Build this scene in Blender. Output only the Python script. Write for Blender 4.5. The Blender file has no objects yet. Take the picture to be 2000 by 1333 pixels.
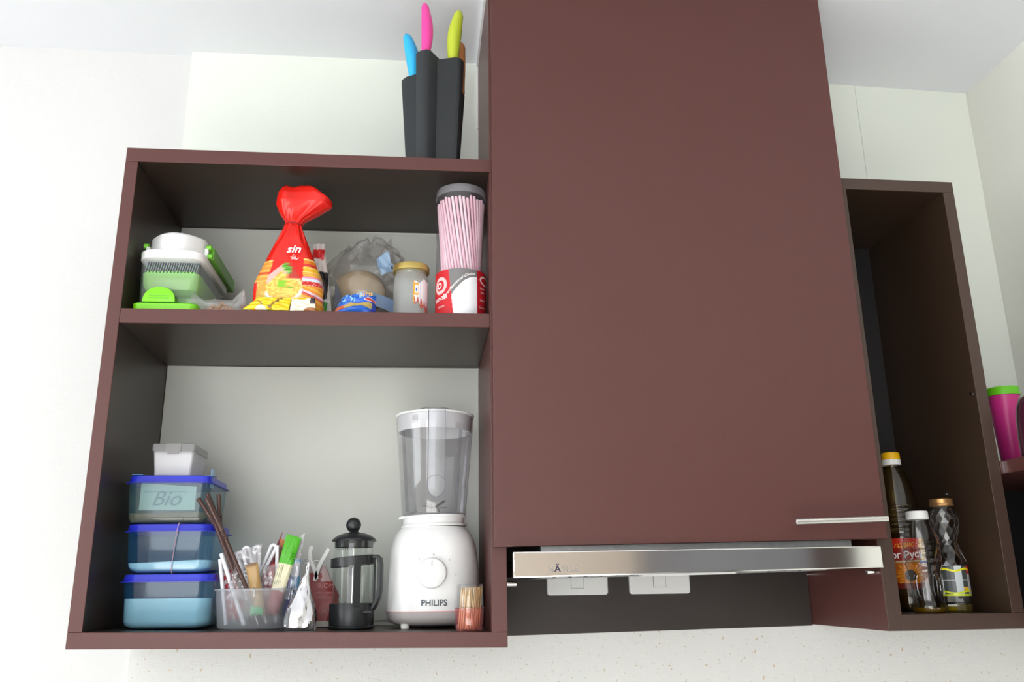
import bpy, bmesh, math, random
from mathutils import Vector, Matrix, noise
PI = math.pi
sc = bpy.context.scene
COL = sc.collection
random.seed(7)

# ------------------------------------------------------------------ camera, light, exposure
CAM = Vector((0.1922, -1.7632, 0.0843))
cd = bpy.data.cameras.new('camera'); cam = bpy.data.objects.new('camera', cd); COL.objects.link(cam)
cd.sensor_width = 36.0; cd.lens = 1678.79 / 2000 * 36.0; cd.clip_start = 0.02
pitch, yaw, roll = 0.2797, 0.1081, -0.0127
F = Vector((math.sin(yaw) * math.cos(pitch), math.cos(yaw) * math.cos(pitch), math.sin(pitch)))
R = Vector((math.cos(yaw), -math.sin(yaw), 0)); U = R.cross(F)
R2 = R * math.cos(roll) + U * math.sin(roll); U2 = U * math.cos(roll) - R * math.sin(roll)
cam.matrix_world = Matrix(((R2.x, U2.x, -F.x, CAM.x), (R2.y, U2.y, -F.y, CAM.y), (R2.z, U2.z, -F.z, CAM.z), (0, 0, 0, 1)))
sc.camera = cam

world = bpy.data.worlds.new('sky'); sc.world = world; world.use_nodes = True
bg = world.node_tree.nodes['Background']; bg.inputs[0].default_value = (0.86, 0.93, 1.0, 1); bg.inputs[1].default_value = 1.0

def area(name, loc, target, sx, sy, power, color):
    l = bpy.data.lights.new(name, 'AREA'); l.shape = 'RECTANGLE'; l.size = sx; l.size_y = sy; l.energy = power; l.color = color
    o = bpy.data.objects.new(name, l); COL.objects.link(o); o.location = loc
    o.rotation_euler = (Vector(target) - Vector(loc)).to_track_quat('-Z', 'Y').to_euler()
    return o
area('window_daylight', (-3.16, -2.30, 0.25), (0.0, -2.30, 0.25), 2.1, 1.5, 46, (0.95, 0.98, 1.0))
area('rear_fill_light', (-0.75, -4.12, 0.0), (-0.75, 0.0, 0.0), 2.1, 2.0, 48, (0.97, 0.99, 1.0))  # frontal fill added behind the camera, at a made-up opening

sl = bpy.data.lights.new('sun', 'SUN'); sl.energy = 34; sl.angle = 0.01; sl.color = (1.0, 0.985, 0.96)      # added; falls through the made-up rear opening, its floor bounce brightens the ceiling
so = bpy.data.objects.new('sun', sl); COL.objects.link(so); so.location = (-1.5, -6, 4)
so.rotation_euler = Vector((0.22, 0.62, -0.75)).to_track_quat('-Z', 'Y').to_euler()
sc.view_settings.view_transform = 'Standard'; sc.view_settings.look = 'None'
sc.view_settings.exposure = 0.0; sc.view_settings.gamma = 1.0; sc.view_settings.use_curve_mapping = False
sc.cycles.use_denoising = True
sc.cycles.max_bounces = 10; sc.cycles.transparent_max_bounces = 24
sc.cycles.caustics_reflective = False; sc.cycles.caustics_refractive = False
sc.cycles.sample_clamp_indirect = 6.0

# ------------------------------------------------------------------ colours and materials
def s2l(c): return c / 12.92 if c <= 0.04045 else ((c + 0.055) / 1.055) ** 2.4
def C(r, g, b): return (s2l(r / 255), s2l(g / 255), s2l(b / 255))
def c4(c): return (c[0], c[1], c[2], 1)

def nodes(name):
    m = bpy.data.materials.new(name); m.use_nodes = True; t = m.node_tree
    return m, t, t.nodes['Principled BSDF'], t.nodes['Material Output']

def mat(name, col, rough=0.5, metal=0.0, spec=0.5, var=0.0, vscale=30.0, bump=0.0, bscale=200.0, trans=0.0, coat=0.0, sub=0.0):
    m, t, p, o = nodes(name)
    p.inputs['Base Color'].default_value = c4(col); p.inputs['Roughness'].default_value = rough
    p.inputs['Metallic'].default_value = metal; p.inputs['Specular IOR Level'].default_value = spec
    if coat: p.inputs['Coat Weight'].default_value = coat; p.inputs['Coat Roughness'].default_value = 0.15
    tc = t.nodes.new('ShaderNodeTexCoord')
    if var:
        n = t.nodes.new('ShaderNodeTexNoise'); n.inputs['Scale'].default_value = vscale; n.inputs['Detail'].default_value = 4
        t.links.new(tc.outputs['Object'], n.inputs['Vector'])
        mx = t.nodes.new('ShaderNodeMix'); mx.data_type = 'RGBA'
        mx.inputs[6].default_value = c4([c * (1 - var) for c in col]); mx.inputs[7].default_value = c4([min(1, c * (1 + var)) for c in col])
        t.links.new(n.outputs['Fac'], mx.inputs[0]); t.links.new(mx.outputs[2], p.inputs['Base Color'])
    if bump:
        n = t.nodes.new('ShaderNodeTexNoise'); n.inputs['Scale'].default_value = bscale; n.inputs['Detail'].default_value = 5
        t.links.new(tc.outputs['Object'], n.inputs['Vector'])
        b = t.nodes.new('ShaderNodeBump'); b.inputs['Strength'].default_value = bump; b.inputs['Distance'].default_value = 0.001
        t.links.new(n.outputs['Fac'], b.inputs['Height']); t.links.new(b.outputs['Normal'], p.inputs['Normal'])
    return m

def clear(name, tint, body=None, cover=0.0, rough=0.05, edge=0.7, base=0.05):
    """thin transparent wall: tinted pass-through, a share of coloured plastic, gloss rising at grazing angles"""
    m, t, p, o = nodes(name); t.nodes.remove(p)
    tr = t.nodes.new('ShaderNodeBsdfTransparent'); tr.inputs[0].default_value = c4(tint)
    last = tr.outputs[0]
    if cover > 0:
        d = t.nodes.new('ShaderNodeBsdfDiffuse'); d.inputs[0].default_value = c4(body)
        tl = t.nodes.new('ShaderNodeBsdfTranslucent'); tl.inputs[0].default_value = c4(body)
        m1 = t.nodes.new('ShaderNodeMixShader'); m1.inputs[0].default_value = 0.45
        t.links.new(d.outputs[0], m1.inputs[1]); t.links.new(tl.outputs[0], m1.inputs[2])
        m2 = t.nodes.new('ShaderNodeMixShader'); m2.inputs[0].default_value = cover
        t.links.new(last, m2.inputs[1]); t.links.new(m1.outputs[0], m2.inputs[2]); last = m2.outputs[0]
    g = t.nodes.new('ShaderNodeBsdfGlossy'); g.inputs['Roughness'].default_value = rough; g.inputs[0].default_value = (1, 1, 1, 1)
    lw = t.nodes.new('ShaderNodeLayerWeight'); lw.inputs[0].default_value = 0.5
    pw = t.nodes.new('ShaderNodeMath'); pw.operation = 'POWER'; pw.inputs[1].default_value = 3.0
    ma = t.nodes.new('ShaderNodeMath'); ma.operation = 'MULTIPLY_ADD'; ma.inputs[1].default_value = edge; ma.inputs[2].default_value = base; ma.use_clamp = True
    t.links.new(lw.outputs['Facing'], pw.inputs[0]); t.links.new(pw.outputs[0], ma.inputs[0])
    m3 = t.nodes.new('ShaderNodeMixShader')
    t.links.new(ma.outputs[0], m3.inputs[0]); t.links.new(last, m3.inputs[1]); t.links.new(g.outputs[0], m3.inputs[2])
    t.links.new(m3.outputs[0], o.inputs[0])
    return m

def printed(name, rough=0.35, spec=0.5, window=False):
    """flat print stored in the colour attribute 'print'"""
    m, t, p, o = nodes(name)
    a = t.nodes.new('ShaderNodeAttribute'); a.attribute_name = 'print'
    t.links.new(a.outputs['Color'], p.inputs['Base Color'])
    p.inputs['Roughness'].default_value = rough; p.inputs['Specular IOR Level'].default_value = spec
    return m

M = {}
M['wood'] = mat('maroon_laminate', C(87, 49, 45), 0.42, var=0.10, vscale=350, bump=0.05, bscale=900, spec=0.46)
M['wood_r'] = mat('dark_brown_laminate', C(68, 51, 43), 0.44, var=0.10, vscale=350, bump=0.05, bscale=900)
M['wood_shaded'] = mat('shaded_maroon_laminate', C(54, 43, 36), 0.36, var=0.08, vscale=60)  # maroon laminate darkened: shade of inner sides and undersides put into the colour
M['wood_r_shaded'] = mat('shaded_brown_laminate', C(54, 40, 29), 0.42, var=0.08, vscale=60)  # brown laminate darkened to carry the shade inside the narrow cabinet
M['wood_black'] = mat('brown_black_board', C(46, 38, 34), 0.5, var=0.12, vscale=14)
M['pitch'] = mat('black_unlit_board', C(24, 22, 22), 0.6)  # black paints in the unlit depth of the cabinet interiors
M['ceil'] = mat('ceiling_paint', C(234, 236, 240), 0.9, bump=0.05, bscale=80)
M['white'] = mat('white_plastic', C(240, 241, 240), 0.28, var=0.01)
M['white_soft'] = mat('white_satin_plastic', C(233, 233, 230), 0.4)
M['grey_band'] = mat('warm_grey_plastic', C(196, 190, 188), 0.4)
M['pinkline'] = mat('pink_seam', C(226, 170, 172), 0.5)
M['steel'] = mat('polished_steel', (0.72, 0.71, 0.69), 0.10, 1.0, var=0.05, vscale=5)
M['steel_b'] = mat('brushed_steel', (0.72, 0.70, 0.68), 0.28, 1.0)
M['galv'] = mat('galvanised_sheet', (0.50, 0.52, 0.53), 0.4, 1.0, var=0.2, vscale=80)
M['chrome'] = mat('chrome', (0.85, 0.85, 0.85), 0.06, 1.0)
M['black'] = mat('black_plastic', C(34, 36, 38), 0.35)
M['slate'] = mat('matt_charcoal_plastic', C(40, 44, 47), 0.55, bump=0.03, bscale=1500)
M['foil'] = mat('silver_foil', (0.66, 0.66, 0.68), 0.2, 1.0, bump=0.4, bscale=120)
M['green'] = mat('lime_green_plastic', C(124, 214, 22), 0.3)
M['green2'] = mat('leaf_green_plastic', C(106, 178, 54), 0.35)
M['greenclip'] = mat('apple_green_plastic', C(120, 205, 50), 0.35)
M['gold'] = mat('gold_lacquered_lid', C(196, 172, 98), 0.3, 0.65, var=0.08, vscale=60)
M['copper'] = mat('copper_lacquered_cap', C(196, 150, 96), 0.3, 0.75)
M['bluelid'] = mat('royal_blue_plastic', C(40, 50, 196), 0.3)
M['powder'] = mat('white_granules', C(238, 242, 243), 0.9, bump=0.4, bscale=900)
M['brown_grain'] = mat('brown_granules', C(126, 92, 58), 0.9, var=0.3, vscale=500)
M['paper'] = mat('pale_paper', C(178, 188, 178), 0.7)
M['ink'] = mat('grey_ink', C(112, 132, 136), 0.7)
M['darktext'] = mat('dark_grey_ink', C(84, 92, 100), 0.5)
M['navytext'] = mat('navy_ink', C(40, 40, 66), 0.5)
M['palegrey'] = mat('pale_engraved_ink', C(148, 144, 140), 0.5)
M['whitetext'] = mat('white_ink', C(244, 240, 238), 0.5)
M['yellowtext'] = mat('yellow_ink', C(240, 180, 40), 0.5)
M['redtext'] = mat('red_ink', C(196, 40, 36), 0.5)
M['choc'] = mat('chocolate_straw_plastic', C(78, 52, 46), 0.3)
M['strawwhite'] = mat('white_straw_plastic', C(240, 240, 244), 0.35)
M['strawpink'] = mat('pink_straw_plastic', C(254, 214, 224), 0.4)
M['kraft'] = mat('kraft_paper', C(168, 134, 84), 0.7, var=0.06, vscale=100)
M['knife_blue'] = mat('sky_blue_handle', C(48, 186, 242), 0.4)
M['knife_pink'] = mat('hot_pink_handle', C(240, 72, 164), 0.4)
M['knife_lime'] = mat('lime_handle', C(196, 212, 60), 0.4)
M['knife_orange'] = mat('orange_handle', C(206, 142, 84), 0.4)
M['cup'] = mat('magenta_plastic', C(214, 52, 140), 0.35)
M['cuplid'] = mat('bright_green_plastic', C(110, 210, 30), 0.35)
M['plum'] = mat('glossy_plum', C(70, 30, 46), 0.12, coat=0.6)
M['tooth'] = mat('toothpick_wood', C(226, 188, 132), 0.7, var=0.15, vscale=80)
M['bread'] = mat('pale_bread', C(214, 192, 158), 0.8, var=0.15, vscale=40)
M['cork'] = mat('orange_bits', C(206, 140, 66), 0.8, var=0.3, vscale=200)
M['rubber'] = mat('pink_rubber', C(176, 138, 150), 0.6)
M['tape'] = clear('blue_sticky_tape', (0.55, 0.8, 0.95), C(90, 180, 225), 0.55, 0.2)
M['capyellow'] = mat('yellow_cap_plastic', C(238, 182, 10), 0.4)
M['oilfill'] = mat('spent_oil', C(170, 140, 10), 0.2)
M['mask'] = mat('filter_mesh', C(40, 38, 36), 0.5, 0.5)
M['caulk'] = mat('white_caulk', C(245, 246, 246), 0.6)
M['print'] = printed('printed_film', 0.28)
M['printmatt'] = printed('printed_card', 0.5)
M['glass'] = clear('clear_glass', (0.93, 0.96, 0.94), None, 0, 0.03, 0.55, 0.05)
M['glasswhite'] = clear('milky_glass', (0.92, 0.95, 0.93), C(248, 252, 250), 0.40, 0.05, 0.4, 0.05)
M['jarclear'] = clear('smoky_clear_plastic', (0.88, 0.88, 0.90), C(215, 216, 220), 0.10, 0.06, 0.55, 0.06)
M['tubclear'] = clear('lilac_clear_plastic', (0.95, 0.94, 0.96), C(190, 185, 195), 0.06, 0.06, 0.5, 0.05)
M['tublid'] = clear('grey_clear_lid', (0.9, 0.9, 0.92), C(200, 198, 204), 0.45, 0.08, 0.5, 0.06)
M['frost'] = clear('frosted_white_plastic', (0.90, 0.92, 0.95), C(218, 222, 228), 0.38, 0.25, 0.3, 0.03)
M['frostgrey'] = clear('frosted_grey_lid', (0.88, 0.88, 0.88), C(196, 194, 194), 0.6, 0.3, 0.3, 0.03)
M['frostbox'] = clear('milk_white_box', (0.92, 0.92, 0.92), C(236, 234, 236), 0.7, 0.3, 0.3, 0.03)
M['bluebox'] = clear('clear_blue_plastic', (0.66, 0.88, 0.93), C(50, 130, 200), 0.17, 0.1, 0.4, 0.05)
M['tealbox'] = clear('clear_teal_plastic', (0.72, 0.87, 0.90), C(110, 160, 172), 0.22, 0.12, 0.35, 0.04)
M['greyfilm'] = clear('smoky_bag_film', (0.93, 0.925, 0.92), C(226, 223, 217), 0.11, 0.13, 0.5, 0.06)
M['whitefilm'] = clear('cloudy_bag_film', (0.92, 0.92, 0.92), C(244, 242, 240), 0.24, 0.18, 0.55, 0.06)
M['clearfilm'] = clear('clear_wrapper_film', (0.95, 0.95, 0.96), C(230, 225, 230), 0.12, 0.08, 0.75, 0.10)
M['pinkclear'] = clear('clear_pink_plastic', (0.98, 0.76, 0.75), C(240, 136, 144), 0.24, 0.08, 0.4, 0.05)
M['cleargreen'] = clear('clear_green_plastic', (0.66, 0.92, 0.52), C(184, 246, 138), 0.86, 0.12, 0.3, 0.04)
M['choppclear'] = clear('grey_clear_plastic', (0.95, 0.97, 0.965), C(190, 205, 200), 0.06, 0.08, 0.45, 0.05)
M['oilclear'] = clear('oil_tinted_plastic', (0.56, 0.46, 0.27), C(110, 92, 52), 0.10, 0.06, 0.6, 0.06)
M['petclear'] = clear('clear_bottle_plastic', (0.92, 0.93, 0.93), None, 0, 0.05, 0.6, 0.06)

def vary(m, lo, hi):
    """each copy of a repeated thing gets its own shade"""
    t = m.node_tree; p = t.nodes['Principled BSDF']; oi = t.nodes.new('ShaderNodeObjectInfo'); mx = t.nodes.new('ShaderNodeMix'); mx.data_type = 'RGBA'
    mx.inputs[6].default_value = c4(lo); mx.inputs[7].default_value = c4(hi)
    t.links.new(oi.outputs['Random'], mx.inputs[0]); t.links.new(mx.outputs[2], p.inputs['Base Color'])
vary(M['tooth'], C(184, 134, 80), C(248, 222, 178)); vary(M['strawpink'], C(246, 194, 208), C(255, 228, 236))
def wallpaper(name, base, fleck, weave=0.25):
    m, t, p, o = nodes(name); p.inputs['Roughness'].default_value = 0.8; p.inputs['Specular IOR Level'].default_value = 0.2
    tc = t.nodes.new('ShaderNodeTexCoord')
    mp = t.nodes.new('ShaderNodeMapping'); mp.inputs['Scale'].default_value = (900, 900, 60); t.links.new(tc.outputs['Object'], mp.inputs[0])
    n1 = t.nodes.new('ShaderNodeTexNoise'); n1.inputs['Scale'].default_value = 1.0; t.links.new(mp.outputs[0], n1.inputs['Vector'])
    mp2 = t.nodes.new('ShaderNodeMapping'); mp2.inputs['Scale'].default_value = (60, 60, 900); t.links.new(tc.outputs['Object'], mp2.inputs[0])
    n2 = t.nodes.new('ShaderNodeTexNoise'); n2.inputs['Scale'].default_value = 1.0; t.links.new(mp2.outputs[0], n2.inputs['Vector'])
    ad = t.nodes.new('ShaderNodeMath'); ad.operation = 'ADD'; t.links.new(n1.outputs['Fac'], ad.inputs[0]); t.links.new(n2.outputs['Fac'], ad.inputs[1])
    b = t.nodes.new('ShaderNodeBump'); b.inputs['Strength'].default_value = weave; b.inputs['Distance'].default_value = 0.001
    t.links.new(ad.outputs[0], b.inputs['Height']); t.links.new(b.outputs['Normal'], p.inputs['Normal'])
    mx = t.nodes.new('ShaderNodeMix'); mx.data_type = 'RGBA'; mx.inputs[6].default_value = c4([c * 0.95 for c in base]); mx.inputs[7].default_value = c4([min(1, c * 1.04) for c in base])
    hv = t.nodes.new('ShaderNodeMath'); hv.operation = 'MULTIPLY'; hv.inputs[1].default_value = 0.5; t.links.new(ad.outputs[0], hv.inputs[0])
    t.links.new(hv.outputs[0], mx.inputs[0]); last = mx.outputs[2]
    if fleck:
        for sx, sz, th in ((110, 50, 0.685), (50, 110, 0.69)):
            mp3 = t.nodes.new('ShaderNodeMapping'); mp3.inputs['Scale'].default_value = (sx * 1.2, 40, sz * 1.2); t.links.new(tc.outputs['Object'], mp3.inputs[0])
            n3 = t.nodes.new('ShaderNodeTexNoise'); n3.inputs['Scale'].default_value = 1.3; n3.inputs['Detail'].default_value = 3; t.links.new(mp3.outputs[0], n3.inputs['Vector'])
            rp = t.nodes.new('ShaderNodeMapRange'); rp.inputs[1].default_value = th - 0.03; rp.inputs[2].default_value = th + 0.03; t.links.new(n3.outputs['Fac'], rp.inputs[0])
            mf = t.nodes.new('ShaderNodeMath'); mf.operation = 'MULTIPLY'; mf.inputs[1].default_value = 0.75; t.links.new(rp.outputs[0], mf.inputs[0])
            m2 = t.nodes.new('ShaderNodeMix'); m2.data_type = 'RGBA'; m2.inputs[7].default_value = c4(fleck)
            t.links.new(mf.outputs[0], m2.inputs[0]); t.links.new(last, m2.inputs[6]); last = m2.outputs[2]
    t.links.new(last, p.inputs['Base Color'])
    return m
M['wp_plain'] = wallpaper('plain_woven_wallpaper', C(220, 220, 219), None)
M['wp_fleck'] = wallpaper('flecked_woven_wallpaper', C(224, 224, 221), C(190, 156, 104), 0.4)
M['wp_cream'] = wallpaper('cream_wallpaper', C(234, 239, 230), None, 0.1)
M['wp_side'] = wallpaper('side_wallpaper', C(236, 236, 228), None)
M['backing'] = mat('pale_back_board', C(214, 216, 208), 0.6, var=0.03, vscale=9)

# ------------------------------------------------------------------ mesh helpers
BASE = {}
def lk(o): COL.objects.link(o); return o

def thing(name, label, cat, loc, group=None):
    o = lk(bpy.data.objects.new(name, None)); o.location = loc; o.empty_display_size = 0.01
    o['label'] = label; o['category'] = cat
    if group: o['group'] = group
    BASE[o.name] = Vector(loc); return o

def tag(o, label, cat, group=None, kind=None):
    o['label'] = label; o['category'] = cat
    if group: o['group'] = group
    if kind: o['kind'] = kind
    return o

def obj(name, bm, m, parent=None, loc=None, smooth=True, label=None, kind=None, angle=40):
    """geometry is authored in world metres; the object origin is its parent's base, or loc"""
    me = bpy.data.meshes.new(name)
    lay = bm.faces.layers.int.get('flat'); flats = [i for i, f in enumerate(bm.faces) if f[lay]] if lay else []
    org = BASE[parent.name] if parent else Vector(loc if loc else (0, 0, 0))
    bm.normal_update()
    bm.transform(Matrix.Translation(-org)); bm.to_mesh(me); bm.free()
    if m: me.materials.append(m)
    if smooth:
        me.shade_smooth() if hasattr(me, 'shade_smooth') else [setattr(p, 'use_smooth', True) for p in me.polygons]
        me.set_sharp_from_angle(angle=math.radians(angle))
        for i in flats: me.polygons[i].use_smooth = False
    o = lk(bpy.data.objects.new(name, me))
    if parent: o.parent = parent
    else: o.location = org
    BASE[o.name] = org
    if label: o['label'] = label
    if kind: o['kind'] = kind
    return o

def new(): return bmesh.new()

def hexa(bm, pts, bev=0.0):
    """eight corners: bottom four (ccw) then top four"""
    v = [bm.verts.new(p) for p in pts]
    f = [bm.faces.new([v[i] for i in q]) for q in ((3, 2, 1, 0), (4, 5, 6, 7), (0, 1, 5, 4), (1, 2, 6, 5), (2, 3, 7, 6), (3, 0, 4, 7))]
    if bev:
        es = {e for x in f for e in x.edges}; lay = bm.faces.layers.int.get('flat') or bm.faces.layers.int.new('flat')
        old = set(bm.faces) - set(x for x in bm.faces if x[lay] or not any(e in es for e in x.edges))
        res = set(bmesh.ops.bevel(bm, geom=list(es), offset=bev, segments=2, affect='EDGES', profile=0.5)['faces'])
        for x in bm.faces:
            if x not in res and (x in old or x.calc_area() > 4 * bev * bev): x[lay] = 1
    return bm

def box(bm, x0, x1, y0, y1, z0, z1, bev=0.0, dz=(0, 0, 0, 0)):
    """dz = z shift of low-left, low-right, high-left, high-right edges (boards that hang slightly out of level)"""
    a, b, c, d = dz
    return hexa(bm, [(x0, y0, z0 + a), (x1, y0, z0 + b), (x1, y1, z0 + b), (x0, y1, z0 + a),
                     (x0, y0, z1 + c), (x1, y0, z1 + d), (x1, y1, z1 + d), (x0, y1, z1 + c)], bev)

def obox(bm, c, ax, ay, az, hx, hy, hz, bev=0.0):
    c = Vector(c); ax, ay, az = (Vector(a).normalized() for a in (ax, ay, az))
    P = lambda i, j, k: c + ax * hx * i + ay * hy * j + az * hz * k
    return hexa(bm, [P(-1, -1, -1), P(1, -1, -1), P(1, 1, -1), P(-1, 1, -1), P(-1, -1, 1), P(1, -1, 1), P(1, 1, 1), P(-1, 1, 1)], bev)

def loft(bm, rings, cap0=True, cap1=True, closed=True):
    vs = [[bm.verts.new(p) for p in r] for r in rings]
    for a, b in zip(vs, vs[1:]):
        n = len(a)
        for i in range(n if closed else n - 1):
            j = (i + 1) % n
            bm.faces.new((a[i], a[j], b[j], b[i]))
    if cap0: bm.faces.new(list(reversed(vs[0])))
    if cap1: bm.faces.new(vs[-1])
    return bm

def circ(cx, cy, z, r, n=40, tilt=0.0, sy=1.0):
    return [(cx + r * math.cos(2 * PI * i / n), cy + r * sy * math.sin(2 * PI * i / n), z + tilt * r * math.cos(2 * PI * i / n)) for i in range(n)]

def lathe(bm, cx, cy, prof, n=40, cap0=True, cap1=True, tilt=0.0):
    return loft(bm, [circ(cx, cy, z, max(r, 1e-5), n, tilt) for r, z in prof], cap0, cap1)

def rrect(cx, cy, z, hx, hy, r, n=6):
    r = min(r, hx - 1e-5, hy - 1e-5); P = []
    for sx, sy, a0 in ((1, 1, 0), (-1, 1, 90), (-1, -1, 180), (1, -1, 270)):
        for k in range(n + 1):
            a = math.radians(a0 + 90 * k / n)
            P.append((cx + sx * (hx - r) + r * math.cos(a), cy + sy * (hy - r) + r * math.sin(a), z))
    return P

def sell(cx, cy, z, hx, hy, e=2.6, n=56):
    P = []
    for i in range(n):
        a = 2 * PI * i / n; c, s = math.cos(a), math.sin(a)
        P.append((cx + hx * math.copysign(abs(c) ** (2 / e), c), cy + hy * math.copysign(abs(s) ** (2 / e), s), z))
    return P

def tube(bm, pts, r, n=10, cap=True, flat=1.0):
    pts = [Vector(p) for p in pts]; k = len(pts)
    rad = r if isinstance(r, (list, tuple)) else [r] * k
    rings = []; up = None
    for i, p in enumerate(pts):
        d = (pts[min(i + 1, k - 1)] - pts[max(i - 1, 0)]).normalized()
        if up is None: up = d.orthogonal().normalized()
        up = (up - d * up.dot(d)).normalized(); s = d.cross(up)
        rings.append([p + (up * math.cos(2 * PI * j / n) + s * flat * math.sin(2 * PI * j / n)) * rad[i] for j in range(n)])
    return loft(bm, rings, cap, cap)

def prism(bm, poly, y0, y1, bev=0.0):
    """outline in x,z extruded along y"""
    loft(bm, [[(x, y0, z) for x, z in poly], [(x, y1, z) for x, z in poly]])
    bmesh.ops.recalc_face_normals(bm, faces=bm.faces)
    if bev:
        es = [e for e in bm.edges if len(e.link_faces) == 2 and e.calc_face_angle(0) > 0.9]
        bmesh.ops.bevel(bm, geom=es, offset=bev, segments=2, affect='EDGES', profile=0.5)
    return bm

def ball(bm, c, r, sx=1, sy=1, sz=1, u=20, v=12):
    return bmesh.ops.create_uvsphere(bm, u_segments=u, v_segments=v, radius=1, matrix=Matrix.Translation(c) @ Matrix.Diagonal((r * sx, r * sy, r * sz, 1))) and bm

def grid(bm, f, nu, nv, closed=False):
    vs = [[bm.verts.new(f(i / (nu if closed else nu - 1), j / (nv - 1))) for i in range(nu)] for j in range(nv)]
    for j in range(nv - 1):
        for i in range(nu if closed else nu - 1):
            k = (i + 1) % nu
            bm.faces.new((vs[j][i], vs[j][k], vs[j + 1][k], vs[j + 1][i]))
    return bm

def paint(o, fn):
    """flat print: one colour per vertex from a function of the object's own coordinates"""
    me = o.data; a = me.color_attributes.new('print', 'FLOAT_COLOR', 'POINT')
    for i, v in enumerate(me.vertices): a.data[i].color = c4(fn(v.co))
    return o

def lettering(body, size, m, parent, fmap, name='lettering', align='CENTER', shear=0.0, bold=0.0, spacing=1.0, fine=False):
    cu = bpy.data.curves.new('lettering_curve', 'FONT'); cu.body = body; cu.size = size; cu.align_x = align; cu.shear = shear; cu.offset = bold
    cu.space_character = spacing; cu.resolution_u = 3
    t = lk(bpy.data.objects.new('lettering_curve', cu))
    dg = bpy.context.evaluated_depsgraph_get(); me0 = bpy.data.meshes.new_from_object(t.evaluated_get(dg))
    bpy.data.objects.remove(t); bpy.data.curves.remove(cu)
    bm = new(); bm.from_mesh(me0); bpy.data.meshes.remove(me0)
    if fine: bmesh.ops.subdivide_edges(bm, edges=[e for e in bm.edges if e.calc_length() > size * 0.2], cuts=2)
    for v in bm.verts: v.co = fmap(v.co.x, v.co.y)
    return obj(name, bm, m, parent, smooth=False)

def on_cyl(cx, cy, r, a0, z0, lean=0.0):
    """text laid around a vertical cylinder; a0 = angle from the -y direction"""
    def f(x, y):
        a = a0 + x / r
        return (cx + r * math.sin(a), cy - r * math.cos(a), z0 + y + lean * x)
    return f
def on_plane(x0, y, z0, ang=0.0):
    c, s = math.cos(ang), math.sin(ang)
    return lambda x, yy: (x0 + x * c - yy * s, y, z0 + x * s + yy * c)
def nz(x, y, z, s): return noise.noise(Vector((x * s, y * s, z * s)))
def struct(o): o['kind'] = 'structure'; return o

# ------------------------------------------------------------------ the room
XL, XR, YR, ZF, ZC = -3.2, 1.5318, -4.2, -1.55, 1.2657
YS = -0.30                                            # front plane of the wall units
def ceil_z(x):
    P = [(-3.4, 1.2657), (-0.34, 1.2660), (0.31, 1.2725), (1.0, 1.2685), (1.5318, 1.2585), (1.7, 1.258)]
    for (a, za), (b, zb) in zip(P, P[1:]):
        if x <= b: return za + (zb - za) * (x - a) / (b - a)
    return P[-1][1]
bm = new()
xs = [-3.3, -1.2, -0.34, 0.0, 0.31, 0.65, 1.0, 1.25, 1.5318, 1.65]
lo = [[bm.verts.new((x, y, ceil_z(x))) for x in xs] for y in (YR - 0.1, 0.12)]
hi = [[bm.verts.new((x, y, ceil_z(x) + 0.08)) for x in xs] for y in (YR - 0.1, 0.12)]
for i in range(len(xs) - 1):
    bm.faces.new((lo[0][i], lo[1][i], lo[1][i + 1], lo[0][i + 1])); bm.faces.new((hi[0][i], hi[0][i + 1], hi[1][i + 1], hi[1][i]))
struct(obj('ceiling', bm, M['ceil'], smooth=False))
struct(obj('floor', box(new(), -3.3, 1.65, YR - 0.1, 0.12, ZF - 0.08, ZF), mat('floor_tile', C(208, 207, 205), 0.35, var=0.06, vscale=6), smooth=False))
struct(obj('wall_back', box(new(), -3.3, 1.65, 0.015, 0.12, ZF, 1.275), M['wp_plain'], smooth=False))
struct(obj('wall_right', box(new(), XR, XR + 0.1, YR - 0.1, 0.0145, ZF, 1.275), M['wp_side'], smooth=False))
# left wall around its window, rear wall around an opening added for fill light
wl = new()
for y0, y1, z0, z1 in ((-4.3, -3.4, ZF, 1.275), (-1.2, 0.0145, ZF, 1.275), (-3.4, -1.2, ZF, -0.55), (-3.4, -1.2, 1.05, 1.275)):
    box(wl, XL - 0.1, XL, y0, y1, z0, z1)
struct(obj('wall_left', wl, M['wp_side'], smooth=False))
wr = new()
for x0, x1, z0, z1 in ((-3.199, -1.85, ZF, 1.275), (0.35, 1.53, ZF, 1.275), (-1.85, 0.35, 1.05, 1.275), (-1.85, 0.35, ZF, -1.05)):
    box(wr, x0, x1, YR - 0.1, YR, z0, z1)
struct(obj('wall_rear', wr, mat('rear_wall_paint', C(222, 207, 192), 0.8), smooth=False))
def window_frame(name, axis, a0, a1, z0, z1, pos):
    b = new(); t = 0.05
    for p0, p1, q0, q1 in ((a0, a1, z0, z0 + t), (a0, a1, z1 - t, z1), (a0, a0 + t, z0 + t, z1 - t), (a1 - t, a1, z0 + t, z1 - t), ((a0 + a1) / 2 - t / 2, (a0 + a1) / 2 + t / 2, z0 + t, z1 - t)):
        if axis == 'y': box(b, pos - 0.03, pos + 0.01, p0, p1, q0, q1)
        else: box(b, p0, p1, pos - 0.03, pos + 0.01, q0, q1)
    struct(obj(name, b, M['white_soft'], smooth=False))
window_frame('window_1', 'y', -3.4, -1.2, -0.55, 1.05, XL - 0.05)
window_frame('rear_fill_opening', 'x', -1.85, 0.35, -1.05, 1.05, YR - 0.05)  # frame of the unseen opening added for the rear fill
dr = struct(lk(bpy.data.objects.new('reflection_panel', None))); BASE[dr.name] = Vector((0, 0, 0))  # unseen grey panels added to give the hood front its reflection
gd = mat('grey_reflect_paint', C(104, 104, 107), 0.8, spec=0.05)
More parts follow.
